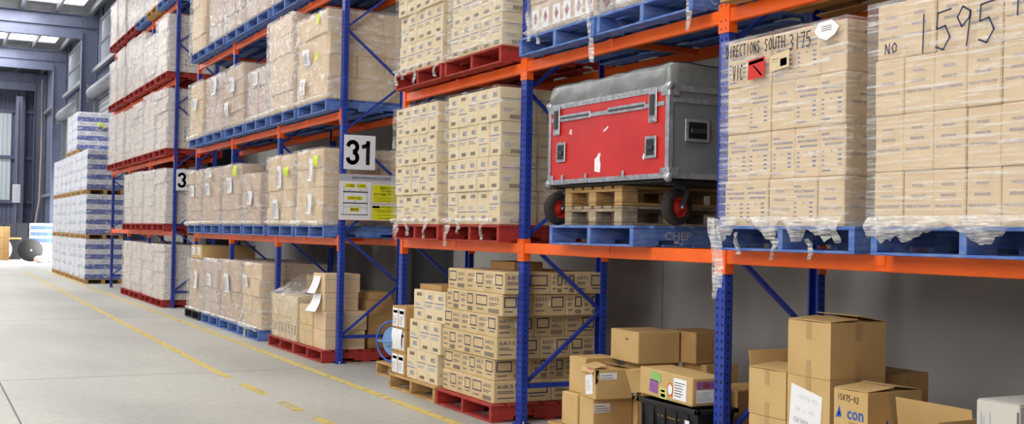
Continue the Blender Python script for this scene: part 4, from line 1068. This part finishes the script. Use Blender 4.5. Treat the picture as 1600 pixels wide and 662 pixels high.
carton_box(xg+.21, 5.235, .152, .42, .33, .40, 0, 'kraft', 'tape', 'tape', 'taped carton under the one with its flap standing up', 'cartons at right')
carton_box(xg+.66, 4.98, .50, .42, .36, .33, 0, 'brown', 'tape', 'tape', 'brown carton behind the pile, seen right of the topmost carton', 'cartons at right')
carton_box(xg+.66, 4.98, .152, .42, .36, .345, 0, 'brown', 'tape', 'tape', 'brown carton at the back of the pile under another', 'cartons at right')
o = open_carton(xg+.2, 4.555, .44, .40, .25, .355, 0, {'f': 5, 'b': 7, 'n': 2, 's': 2}, 'carton printed con in blue with handwriting, right of the note',
    front=hand('15075-02', .1, .84, .75, .93, .004, M['black'], -.02)+[('p', [(.06, .56), (.17, .76), (.24, .58)], M['conblue']), ('p', [(.13, .60), (.17, .68), (.19, .61)], M['kraft']), ('t', 'con', .40, .56, .88, .69, .02, M['conblue'])], end=[('p', [(.3, .42), (.36, .6), (.4, .44)], M['conblue'])])
carton_box(xg+.2, 4.555, .152, .40, .25, .286, 0, 'kraft', 'tape', 'tape', 'carton under the one printed con in blue', 'cartons at right')
open_carton(xg+.03, 4.15, .152, .33, .50, .45, 0, {'f': 125, 'b': 82, 'n': 112, 's': 172}, 'wide open carton with spread flaps at the bottom right', end='', front='', fl={'f': .07, 'b': .17, 'n': .15, 's': .05})
# white printed carton at the far right
o = thing('printed_carton', 'off-white carton with a blue ring logo at the bottom right corner', 'carton', (4.66, 3.60, .15), 0)
dx, dy, dz = .36, .24, .715; b = MB(); b.box(-dx/2, dx/2, -dy/2, dy/2, 0, dz, M['offwhite'], .005)
ringp = [(.84+.13*math.cos(a*R(15)), .62+.075*math.sin(a*R(15))) for a in range(25)]
b.decal((-dx/2-.0015, dy/2, 0), (0, -1, 0), (0, 0, 1), dy, dz, [('s', ringp, .018, M['conblue'])]+[('r', .10+.07*i, .45, .13+.07*i, .93-.04*(i % 3), M['grey']) for i in range(4)]+vbars(.5, .6, .8, .8, 8, M['ink'])+[('r', .94, .1, .985, .96, M['barcode'])])
b.build('body', o)
b = MB(); b.box(-dx/2+.005, dx/2-.005, -dy/2+.005, dy/2-.005, dz+.001, dz+.006, M['offwhite'], .002); b.build('top_flap', o)
pallet(4.45, 3.1, 0, 'timber', 'timber pallet under the off-white carton at the right edge', 'timber pallets on the floor')
carton_box(5.02, 6.08, .0, .42, .30, .60, R(6), 'brown', '', '', 'dim brown carton behind the blue post, left of the taped cartons', 'cartons at right')

# =================================================================== MIDDLE RACK (31)
tq = TOPS['Q']; XQ = 4.40
PY = [YQ+.09, YQ+1.38, YQ+PITCH+.07, YQ+PITCH+1.36, YQ+2*PITCH+.07, YQ+2*PITCH+1.36]
NTH = ['nearest', 'second', 'third', 'fourth', 'fifth', 'farthest']
LV = ['floor level', 'lowest shelf', 'middle shelf', 'upper shelf']
def qpal(level, i, style):
    z = 0 if level == 0 else tq[level-1]+.001
    y = PY[i]
    if level == 0:
        y = [13.17, 14.35, 16.05, 17.24, 18.56, 19.9][i]
    nm = '%s pallet, %s, %s along the middle rack' % (style, LV[level], NTH[i])
    pallet(4.372, y, z, style, nm, 'pallets in the 31 rack')
for i, s in enumerate(['red', 'red', 'blue', 'blue', 'blue', 'dark']): qpal(0, i, s)
for lv in (1, 2, 3):
    for i in range(6): qpal(lv, i, 'blue')
def qload(level, i, y0, y1, ztop, nl, ny, nx, mk, **kw):
    z0 = (0 if level == 0 else tq[level-1]+.001)+.15
    adj = kw.pop('adj', 'wrapped carton load')
    lb = '%s, %s, %s along the middle rack' % (adj, LV[level], NTH[i])
    h = (ztop-z0)/nl
    kw.setdefault('wrapm', 'stretch_film_soft')
    return load(kw.pop('x', 4.40), y0, y1, z0, [h]*nl, ny, nx, mk, lb, 'wrapped loads in the 31 rack', seed=level*10+i, depth=kw.pop('depth', 1.1), jit=.012, **kw)
# lowest shelf
qload(1, 0, 13.36, 14.46, 2.63, 4, 2, 3, 'pale', papers=((.30, .14, .14, .25, 'white'), (.28, .55, .12, .28, 'white'), (.03, .73, .15, .13, 'lime')), skirtdrop=.09, holes=((0., .25, .7),))
qload(1, 1, 14.60, 15.73, 2.62, 4, 2, 3, 'pale', papers=((.5, .08, .22, .27, 'white'), (.4, .5, .16, .3, 'white'), (.02, .66, .2, .11, 'lime')), skirtdrop=.05, adj='tall carton load with yellow note')
qload(1, 2, 16.20, 17.15, 2.43, 3, 2, 3, 'rose', papers=((.3, .3, .22, .2, 'white'),), skirtdrop=.05, adj='short wrapped carton load')
qload(1, 3, 17.32, 18.41, 2.62, 4, 2, 3, 'rose', papers=((.06, .75, .2, .16, 'lime'), (.4, .5, .3, .24, 'white')), skirtdrop=.05)
qload(1, 4, 18.72, 19.98, 2.63, 4, 2, 3, 'rose', papers=((.5, .5, .25, .2, 'white'), (.4, .8, .4, .1, 'white')), skirtdrop=.05)
qload(1, 5, 20.04, 21.10, 2.63, 4, 2, 3, 'rose', papers=((.4, .5, .25, .2, 'white'),), skirtdrop=.09)
# middle shelf
qload(2, 0, 13.22, 14.50, 4.33, 4, 2, 3, 'pale', papers=((.75, .12, .2, .2, 'white'), (.6, .48, .25, .2, 'white'), (.25, .95, .08, .12, 'lime'), (.3, .5, .07, .1, 'lime')), skirtdrop=.06, adj='tall neat carton load')
qload(2, 1, 14.60, 15.73, 4.50, 5, 3, 3, 'pale', wrapm='stretch_film_milky', x=4.37, skirtdrop=.1, holes=((0, .2, .6),), adj='tallest shiny wrapped load')
qload(2, 2, 15.92, 16.85, 3.95, 3, 2, 3, 'rose', wrapm='stretch_film_milky', papers=((.4, .5, .25, .2, 'white'),), skirtdrop=.08, adj='short bulging wrapped load')
qload(2, 3, 17.30, 18.41, 4.18, 4, 2, 3, 'rose', papers=((.4, .55, .3, .22, 'white'), (.7, .2, .2, .2, 'white')), skirtdrop=.04)
qload(2, 4, 18.62, 19.60, 4.17, 4, 2, 3, 'rose', wrapm='stretch_film_milky', papers=((.3, .62, .25, .3, 'white'),), skirtdrop=.04)
qload(2, 5, 20.08, 21.10, 4.22, 3, 2, 3, 'pale', papers=((.3, .5, .3, .2, 'white'),), skirtdrop=.1, adj='loosely wrapped carton load')
# upper shelf
qload(3, 0, 13.22, 14.45, 5.9, 4, 2, 3, 'rose', wrapm='stretch_film_milky')
qload(3, 1, 14.60, 15.70, 5.9, 4, 2, 3, 'pale', wrapm='stretch_film_milky')
qload(3, 2, 15.88, 17.05, 5.9, 4, 2, 3, 'rose', wrapm='stretch_film_milky')
qload(3, 3, 17.35, 18.41, 5.9, 4, 2, 3, 'rose', wrapm='stretch_film_milky')
qload(3, 4, 18.60, 19.45, 5.9, 4, 2, 3, 'rose', wrapm='stretch_film_milky')
qload(3, 5, 20.05, 21.10, 5.9, 4, 2, 3, 'pale', wrapm='stretch_film', adj='tall carton load with bands')
# floor level, wrapped part
qload(0, 2, 16.06, 17.05, 1.11, 4, 2, 3, 'pale', papers=((.55, .6, .22, .17, 'white'),), skirtdrop=.09, tails=((.2, .1, .3, .1), (.38, .3, .3, .03)))
qload(0, 3, 17.26, 18.41, 1.11, 4, 2, 3, 'rose', papers=((.5, .45, .25, .3, 'white'),), skirtdrop=.05)
qload(0, 4, 18.58, 19.60, 1.10, 4, 2, 3, 'rose', papers=((.4, .5, .25, .2, 'white'),), skirtdrop=.05, wrapm='stretch_film_milky')
qload(0, 5, 19.75, 20.86, 1.06, 4, 2, 3, 'rose', papers=((.3, .4, .2, .3, 'white'),), skirtdrop=.06)
for i in range(2):
    box_at(4.42, 4.42+.95, 20.0-i*.43+.43, 20.0-i*.43+.85, 1.075, .235, 'kraft', 'docs1', '', 'brown carton on the farthest floor load, %s of the pair' % ['far one', 'near one'][i], group='brown cartons on the farthest floor load')
# slanted wrapped load on the second red pallet
o = thing('wrapped_pallet_load', 'slanting wrapped load on a red pallet, low in front and high behind', 'pallet load', (4.40, 14.86, .151), 0, 'wrapped loads in the 31 rack')
for li in range(2):
    for i in range(4): link('carton', carton_mesh(.37, .292, .287, 'tan', 'blocks' if li == 0 else 'greyline', 'seam', i % 3), o, (.187, -.44+i*.294, li*.289))
    link('carton', carton_mesh(.37, .292, .287, 'tan', '', 'seam', 0), o, (.56, -.44, li*.289)); link('carton', carton_mesh(.33, .292, .287, 'tan', '', 'seam', 1), o, (.91, -.44, li*.289))
link('carton', carton_mesh(.30, .30, .26, 'kraft', 'blocks', '', 1), o, (.60, .33, .580))
link('carton', carton_mesh(.30, .30, .26, 'kraft', 'blocks', 'seam', 2), o, (.60, .02, .580))
b = MB(); prof = [(-.012, -.03), (-.014, .3), (-.012, .59), (.2, .70), (.43, .855), (.78, .855), (1.09, .62), (1.09, .3), (1.09, 0)]
N = 14; vs = []
for k in range(N+1):
    y = -.60+1.19*k/N
    for (x, z) in prof: vs.append((x+.012*noise.noise(Vector((y*6, z*7, 2))), y, (z if z < .6 else .6+(z-.6)*min(1, .15+k/N*2.2))))
n = len(prof); b.add(vs, [(k*n+i, k*n+i+1, (k+1)*n+i+1, (k+1)*n+i) for k in range(N) for i in range(n-1)], MATS['stretch_film_soft'], True)
b.add([vs[i] for i in range(n)], [tuple(range(n))], MATS['stretch_film_soft'])
b.build('stretch_wrap', o)
b = MB(); b.tube([(vs[i][0], vs[i][1], vs[i][2]) for i in range(2, 5)], .008, MATS['film_dense'], 6); b.build('film_edge', o)
# loose cartons on the nearest red pallet of that rack
gq = 'loose cartons at the foot of the 31 rack'
zq = .151
for i, (z, h, xe) in enumerate(((zq, .235, 4.94), (zq+.236, .235, 4.96), (zq+.472, .225, 4.86), (zq+.698, .23, 4.88))):
    lb = 'grey-tan carton in the near column beside the 31 rack post, %s' % ['bottom', 'second up', 'third up', 'top'][i]
    y0 = 13.20+(0.05 if i > 1 else 0)
    box_at(4.42, xe, y0, y0+.46, z, h, 'pale', '', 'greyline', lb, group=gq, var=i)
for li in range(2):
    for i in range(2):
        lb = 'tan carton beside the near column, %s, %s one' % (['lower row', 'upper row'][li], ['near', 'far'][i])
        box_at(4.41, 4.80, 13.665+i*.28, 13.665+i*.28+.278, zq+li*.255, .254, 'tan', 'greyline', '', lb, group=gq, var=i)
for i, (y, z) in enumerate(((13.36, 1.05), (13.34, .83))):
    b = MB(); vs = []
    for k in range(9):
        t = k/8; dx = -.005-.02*t-(.08*t*t if i else .05*t*t)
        vs += [(4.41+dx, y+.02*t-(.1*t if i else .0), z-.21*t), (4.41+dx, y+.28+.04*t, z-.21*t-.01)]
    b.add(vs, [(2*k, 2*k+1, 2*k+3, 2*k+2) for k in range(8)], M['white'], True)
    tag(b.build('paper_sheet'), ['white sheet hanging from the top near carton beside the 31 rack post', 'white sheet curling off the third carton up beside the 31 rack post'][i], 'paper', 'curling white sheets')
for i, (x0, x1, z0, z1) in enumerate(((4.99, 5.33, zq, zq+.20), (4.99, 5.33, zq+.201, zq+.42), (4.97, 5.33, zq+.421, zq+.60), (5.0, 5.3, zq+.601, zq+.70))):
    box_at(x0, x1, 13.24, 13.75, z0, z1-z0, 'brown', '', 'seam', 'brown carton in the rear column of the 31 rack end, %s' % ['bottom', 'second up', 'third up', 'top'][i], group='brown cartons in the rear column', var=i)

# =================================================================== FARTHEST RACK (32)
tr = TOPS['R']
RY = [YR+.10, YR+1.37, YR+PITCH+.08, YR+PITCH+1.35, YR+2*PITCH+.08, YR+2*PITCH+1.35]
LR = ['floor level', 'lowest shelf', 'second shelf', 'third shelf', 'fourth shelf']
def rpal(level, i, style, y=None):
    z = 0 if level == 0 else tr[level-1]+.001
    pallet(4.372, y or RY[i], z, style, '%s pallet, %s, %s along the farthest rack' % (style, LR[level], NTH[i]), 'pallets in the 32 rack')
for lv, n in ((0, 4), (1, 4), (2, 6), (3, 6), (4, 6)):
    for i in range(n):
        st = 'red'
        if lv == 4: st = ['blue', 'timber', 'blue', 'red', 'red', 'red'][i]
        rpal(lv, i, st)
def rload(level, i, y0, y1, ztop, film_='stretch_film_milky', mk='rose', nl=8):
    z0 = (0 if level == 0 else tr[level-1]+.001)+.15; h = (ztop-z0)/nl
    lb = 'silvery wrapped load, %s, %s along the farthest rack' % (LR[level], NTH[i])
    corner = i in (0,) or (level in (2, 3, 4) and i in (1, 2))
    load(4.40, y0, y1, z0, [h]*nl, 2, 3, mk, lb, 'wrapped loads in the 32 rack', end='seam', depth=1.1, wrapm=film_, seed=50+level*10+i, jit=.015, cores=True) if corner else rload_small(y0, y1, z0, ztop, lb, mk, film_, level*10+i)
def rload_small(y0, y1, z0, ztop, lb, mk, film_, seed):
    o = thing('wrapped_pallet_load', lb, 'pallet load', (4.40, (y0+y1)/2, z0), 0, 'wrapped loads in the 32 rack')
    hy = (y1-y0)/2; b = MB(); n = 6; h = (ztop-z0)/n; rnd = random.Random(seed)
    for k in range(n):
        for i in range(2):
            j = rnd.uniform(0, .03); b.box(j, 1.1, -hy+i*hy+.003, -hy+(i+1)*hy-.003, k*h+.002, (k+1)*h-.002, M[mk], .005)
    b.build('carton_stack', o)
    b = MB(); wrap_shell(b, -.016, 1.118, -hy-.016, hy+.016, .004, ztop-z0+.01, MATS[film_], seed, .03); b.build('stretch_wrap', o)
SP = [(23.30, 24.45), (24.62, 25.78), (26.02, 27.15), (27.30, 28.40), (28.72, 29.85), (30.0, 31.12)]
for lv, tops_ in ((0, [1.26, 1.25, 1.26, 1.27]), (1, [2.80, 2.82, 2.85, 2.84]), (2, [4.42, 4.46, 4.40, 4.38, 4.42, 4.44]), (3, [5.92, 5.70, 5.95, 6.02, 6.0, 5.85]), (4, [7.5, 7.5, 7.45, 7.5, 7.5, 7.4])):
    for i, zt in enumerate(tops_): rload(lv, i, SP[i][0], SP[i][1], zt, mk='chalk')

# =================================================================== BLUE AND WHITE STACKS beyond the racks
PW, PD, PHt = 1.20, 1.0, .125
bp = block_pallet_mesh(PW, PD).mesh('pallet')
TIER = ['bottom tier', 'second tier', 'third tier', 'top tier']
ONTH = ['nearest', 'second', 'third', 'fourth', 'fifth', 'sixth', 'farthest']
def bw_load(lb, y, z, near):
    o = thing('drinks_load', lb, 'pallet load', (4.17, y+PW/2, z), 0, 'blue and white wrapped loads')
    n = 4; h = 1.12/n; rnd = random.Random(int(y*10+z))
    if near:
        for k in range(n):
            for j in range(3): link('carton', carton_mesh(PD/3-.004, .39, h-.002, 'bwwhite', 'bw' if j == 0 else '', 'bw', (k+j) % 3), o, (PD/6+j*PD/3, -PW/2+.2, k*h))
            for j in range(1, 3): link('carton', carton_mesh(PD/3-.004, .39, h-.002, 'bwwhite', 'bw', '', (k+j) % 3), o, (PD/6, -PW/2+.2+j*.4, k*h))
        b = MB(); b.box(PD/3+.004, PD-.004, -PW/2+.402, PW/2-.004, 0, 1.115, M['bwwhite']); b.build('inner_cartons', o)['kind'] = 'stuff'
    else:
        b = MB()
        for k in range(n):
            for j in range(3):
                b.box(0, PD, -PW/2+j*.4+.003, -PW/2+j*.4+.397, k*h+.002, k*h+h-.004, M['bwwhite'], .01)
                b.decal((-.0015, -PW/2+j*.4+.4, k*h), (0, -1, 0), (0, 0, 1), .4, h, prints('bw', 'front', rnd))
            b.decal((0, -PW/2-.0015+.003, k*h), (1, 0, 0), (0, 0, 1), PD, h, [('r', 0, 0, 1, .5, M['bwblue'])])
        b.build('carton_stack', o)
    b = MB(); wrap_shell(b, -.012, PD+.012, -PW/2-.01, PW/2+.01, .004, 1.13, MATS['film_pack'], y, .02); b.build('stretch_wrap', o)
for c in range(7):
    y = 33.42+c*1.235
    for t_ in range(4):
        if t_ == 3 and c not in (2, 3): continue
        z = t_*(PHt+1.135)
        near = (c == 0) or (t_ == 3 and c == 2)
        lb = '%s blue and white load of the tall stack, %s' % (ONTH[c], TIER[t_])
        tag(link('block_pallet', bp, None, (4.17, y, z)), 'timber pallet under the %s' % lb, 'pallet', 'pallets of the blue and white stack')
        bw_load(lb, y, z+PHt+.001, near)
b = MB(); b.tube([(4.75, 35.83, 4.62), (4.8, 35.83, 4.72), (4.88, 35.83, 4.68), (4.9, 35.85, 4.56), (4.98, 35.83, 4.6)], .03, M['lime'], 6); tag(b.build('yellow_ribbon'), 'small yellow ribbon tied on the top blue and white load', 'ribbon')

# =================================================================== CLUTTER at the far end
b = MB()
o = thing('cable_drum', 'black cable drum on its edge at the far end of the aisle', 'cable drum', (4.45, 54, .0))
for s in (-.3, .25): 
    b = MB(); b.lathe([(0, 0), (.5, 0), (.5, .05), (0, .05)], (0, s, .5), (0, 1, .0), M['rubber'], 24); b.build('flange', o)
b = MB(); b.lathe([(.28, -.25), (.28, .25)], (0, 0, .5), (0, 1, 0), M['darkmetal'], 20); b.build('core', o)
b = MB(); b.lathe([(0, -.315), (.05, -.31), (.05, -.3)], (0, 0, .5), (0, 1, 0), M['steel'], 12); b.build('hub_cap', o)
for k in range(2):
    o = thing('drinks_load', ['white pack load on the floor behind the cable drum', 'blue and white pack load standing on the white one behind the drum'][k], 'pallet load', (4.95, 55.3, .0+k*.86))
    b = MB()
    for j in range(3):
        for i in range(3): b.box(-.42+i*.3, -.42+i*.3+.29, -.4, .5, j*.28, j*.28+.27, M['bwwhite'], .01)
        if k: b.decal((-.42, -.402, j*.28), (1, 0, 0), (0, 0, 1), .89, .27, [('r', 0, 0, 1, .6, M['bwblue'])])
    b.build('packs', o)
def sack(x, y, sx, sy, sz, mk, lb, cat='sack'):
    b = MB(); n = 14; prof = []
    for i in range(9): a = -math.pi/2+math.pi*i/8; prof.append((max(0, math.cos(a))**.6, (math.sin(a)+1)/2))
    vs = []
    for r, t in prof:
        for k in range(n):
            a = 2*math.pi*k/n; q = 1+.12*noise.noise(Vector((math.cos(a)*2, math.sin(a)*2, t*3+x)))
            vs.append((x+sx*r*math.cos(a)*q, y+sy*r*math.sin(a)*q, sz*t))
    b.add(vs, [(i*n+k, i*n+(k+1) % n, (i+1)*n+(k+1) % n, (i+1)*n+k) for i in range(8) for k in range(n)], M[mk], True)
    tag(b.build('sack'), lb, cat)
sack(5.15, 53.0, .35, .4, .35, 'pink', 'pink sack on the floor in front of the white packs'); sack(4.75, 52.2, .3, .3, .3, 'pink', 'pink sack on the floor right of the cable drum')
sack(3.55, 57.2, .45, .4, .95, 'sack', 'pale bulky sack on the floor left of the cable drum')
o = thing('steel_cabinet', 'tall dark steel cabinet behind the cable drum', 'cabinet', (4.3, 59.2, 0))
b = MB(); b.box(-.65, .45, -.3, .3, 0, 1.7, M['darkcab'], .02); b.build('body', o)
b = MB(); b.box(-.6, -.12, -.32, -.302, .1, 1.6, M['darkcab'], .004); b.build('door', o); b = MB(); b.box(-.08, .4, -.32, -.302, .1, 1.6, M['darkcab'], .004); b.build('door', o)
b = MB(); b.box(-.5, .3, -.25, .25, 0, .08, M['timber'], .01); tag(b.build('timber_board', loc=(4.0, 57.2, .93)), 'timber board lying beside the top of the cable drum', 'board')
b = MB(); b.box(-.3, .3, -.2, .2, 0, .92, M['darkcab'], .02); tag(b.build('tool_box', loc=(4.0, 57.2, 0)), 'dark box under the timber board by the cable drum', 'box')
for k in range(3):
    for i in range(2):
        b = MB(); b.box(-.32, .32, -.3, .3, 0, .5, M['brown'], .01); b.decal((-.32, -.302, 0), (1, 0, 0), (0, 0, 1), .64, .5, [('r', .45, 0, .55, 1, M['tape'])])
        tag(b.build('carton', loc=(2.75+i*.66-.0, 56.2, k*.51)), 'brown carton at the left edge of the photo, %s, %s' % (['bottom', 'middle', 'top'][k], ['left one', 'right one'][i]), 'carton', 'brown cartons at the far left')
b = MB(); b.tube([(5.5, 62.0, 9.0), (5.45, 61.2, 5.5), (5.35, 60.6, 2.8), (5.0, 60.2, .5)], .05, M['pipe'], 10); struct(b.build('trim_21'))
b = MB(); b.box(4.62, 4.95, 66.8, 67.0, 0, 8.6, M['cladding']); b.box(4.7, 4.75, 66.7, 66.8, .2, 8.3, M['galv']); struct(b.build('trim_22'))
b = MB(); b.box(-.2, .2, -.06, .06, -.5, .5, M['bwwhite'], .02); tag(b.build('electrical_box', loc=(4.73, 66.635, 3.3)), 'white electrical box mounted on the far column', 'electrical box')

# =================================================================== LIGHT
W_ = bpy.data.worlds.new('World'); bpy.context.scene.world = W_; W_.use_nodes = True
bg = W_.node_tree.nodes['Background']; bg.inputs[0].default_value = (.80, .88, 1, 1); bg.inputs[1].default_value = 3.
def area(name, loc, size, energy, rot=(0, 0, 0), col=(1, 1, 1)):
    l = bpy.data.lights.new(name, 'AREA'); l.shape = 'RECTANGLE'; l.size, l.size_y = size; l.energy = energy; l.color = col
    o = bpy.data.objects.new(name, l); COL.objects.link(o); o.location = loc; o.rotation_euler = rot; return o
for i, (s0, s1) in enumerate(SKY):
    area('skylight_lamp', (-6.0, (s0+s1)/2, 9.9), (20, 1.9), 2000 if s0 < 30 else 3200, col=(1, .98, .95))
s = bpy.data.lights.new('sun', 'SUN'); s.energy = 18; s.angle = R(1); s.color = (1, .96, .9); so = bpy.data.objects.new('sun', s); COL.objects.link(so)
so.rotation_euler = Vector((-1, -.12, -.75)).to_track_quat('-Z', 'Y').to_euler()
# added fill lamp left of the aisle; no door opening stands there
area('door_daylight', (-9, 1.0, 5.6), (12, 5.0), 2200, (R(70), 0, R(-62)), (1, .97, .93))
area('dock_daylight', (6.5, 53.3, 1.65), (3.2, 6.8), 3500, (0, R(90), 0), (.9, .95, 1))

# =================================================================== CAMERA
cam = bpy.data.cameras.new('camera'); co = bpy.data.objects.new('camera', cam); COL.objects.link(co)
yaw, pit, rol = R(27.8106), R(.8284), R(1.0589)
F = Vector((math.sin(yaw)*math.cos(pit), math.cos(yaw)*math.cos(pit), math.sin(pit))); Rt = Vector((math.cos(yaw), -math.sin(yaw), 0)); U = Rt.cross(F)
rx = Rt*math.cos(rol)+U*math.sin(rol); ry = U*math.cos(rol)-Rt*math.sin(rol)
m4 = Matrix((rx, ry, -F)).transposed().to_4x4(); m4.translation = Vector((0, 0, 1.6116)); co.matrix_world = m4
cam.sensor_width = 36; cam.lens = 1761.54/1600*36; cam.shift_y = 8.6/1600; cam.clip_end = 300
sc = bpy.context.scene; sc.camera = co
sc.view_settings.view_transform = 'Standard'; sc.view_settings.look = 'None'; sc.view_settings.gamma = 1; sc.view_settings.use_curve_mapping = False
sc.view_settings.exposure = -1.15
sc.cycles.transparent_max_bounces = 24; sc.cycles.max_bounces = 7; sc.cycles.use_denoising = True
sc.cycles.sample_clamp_indirect = 6
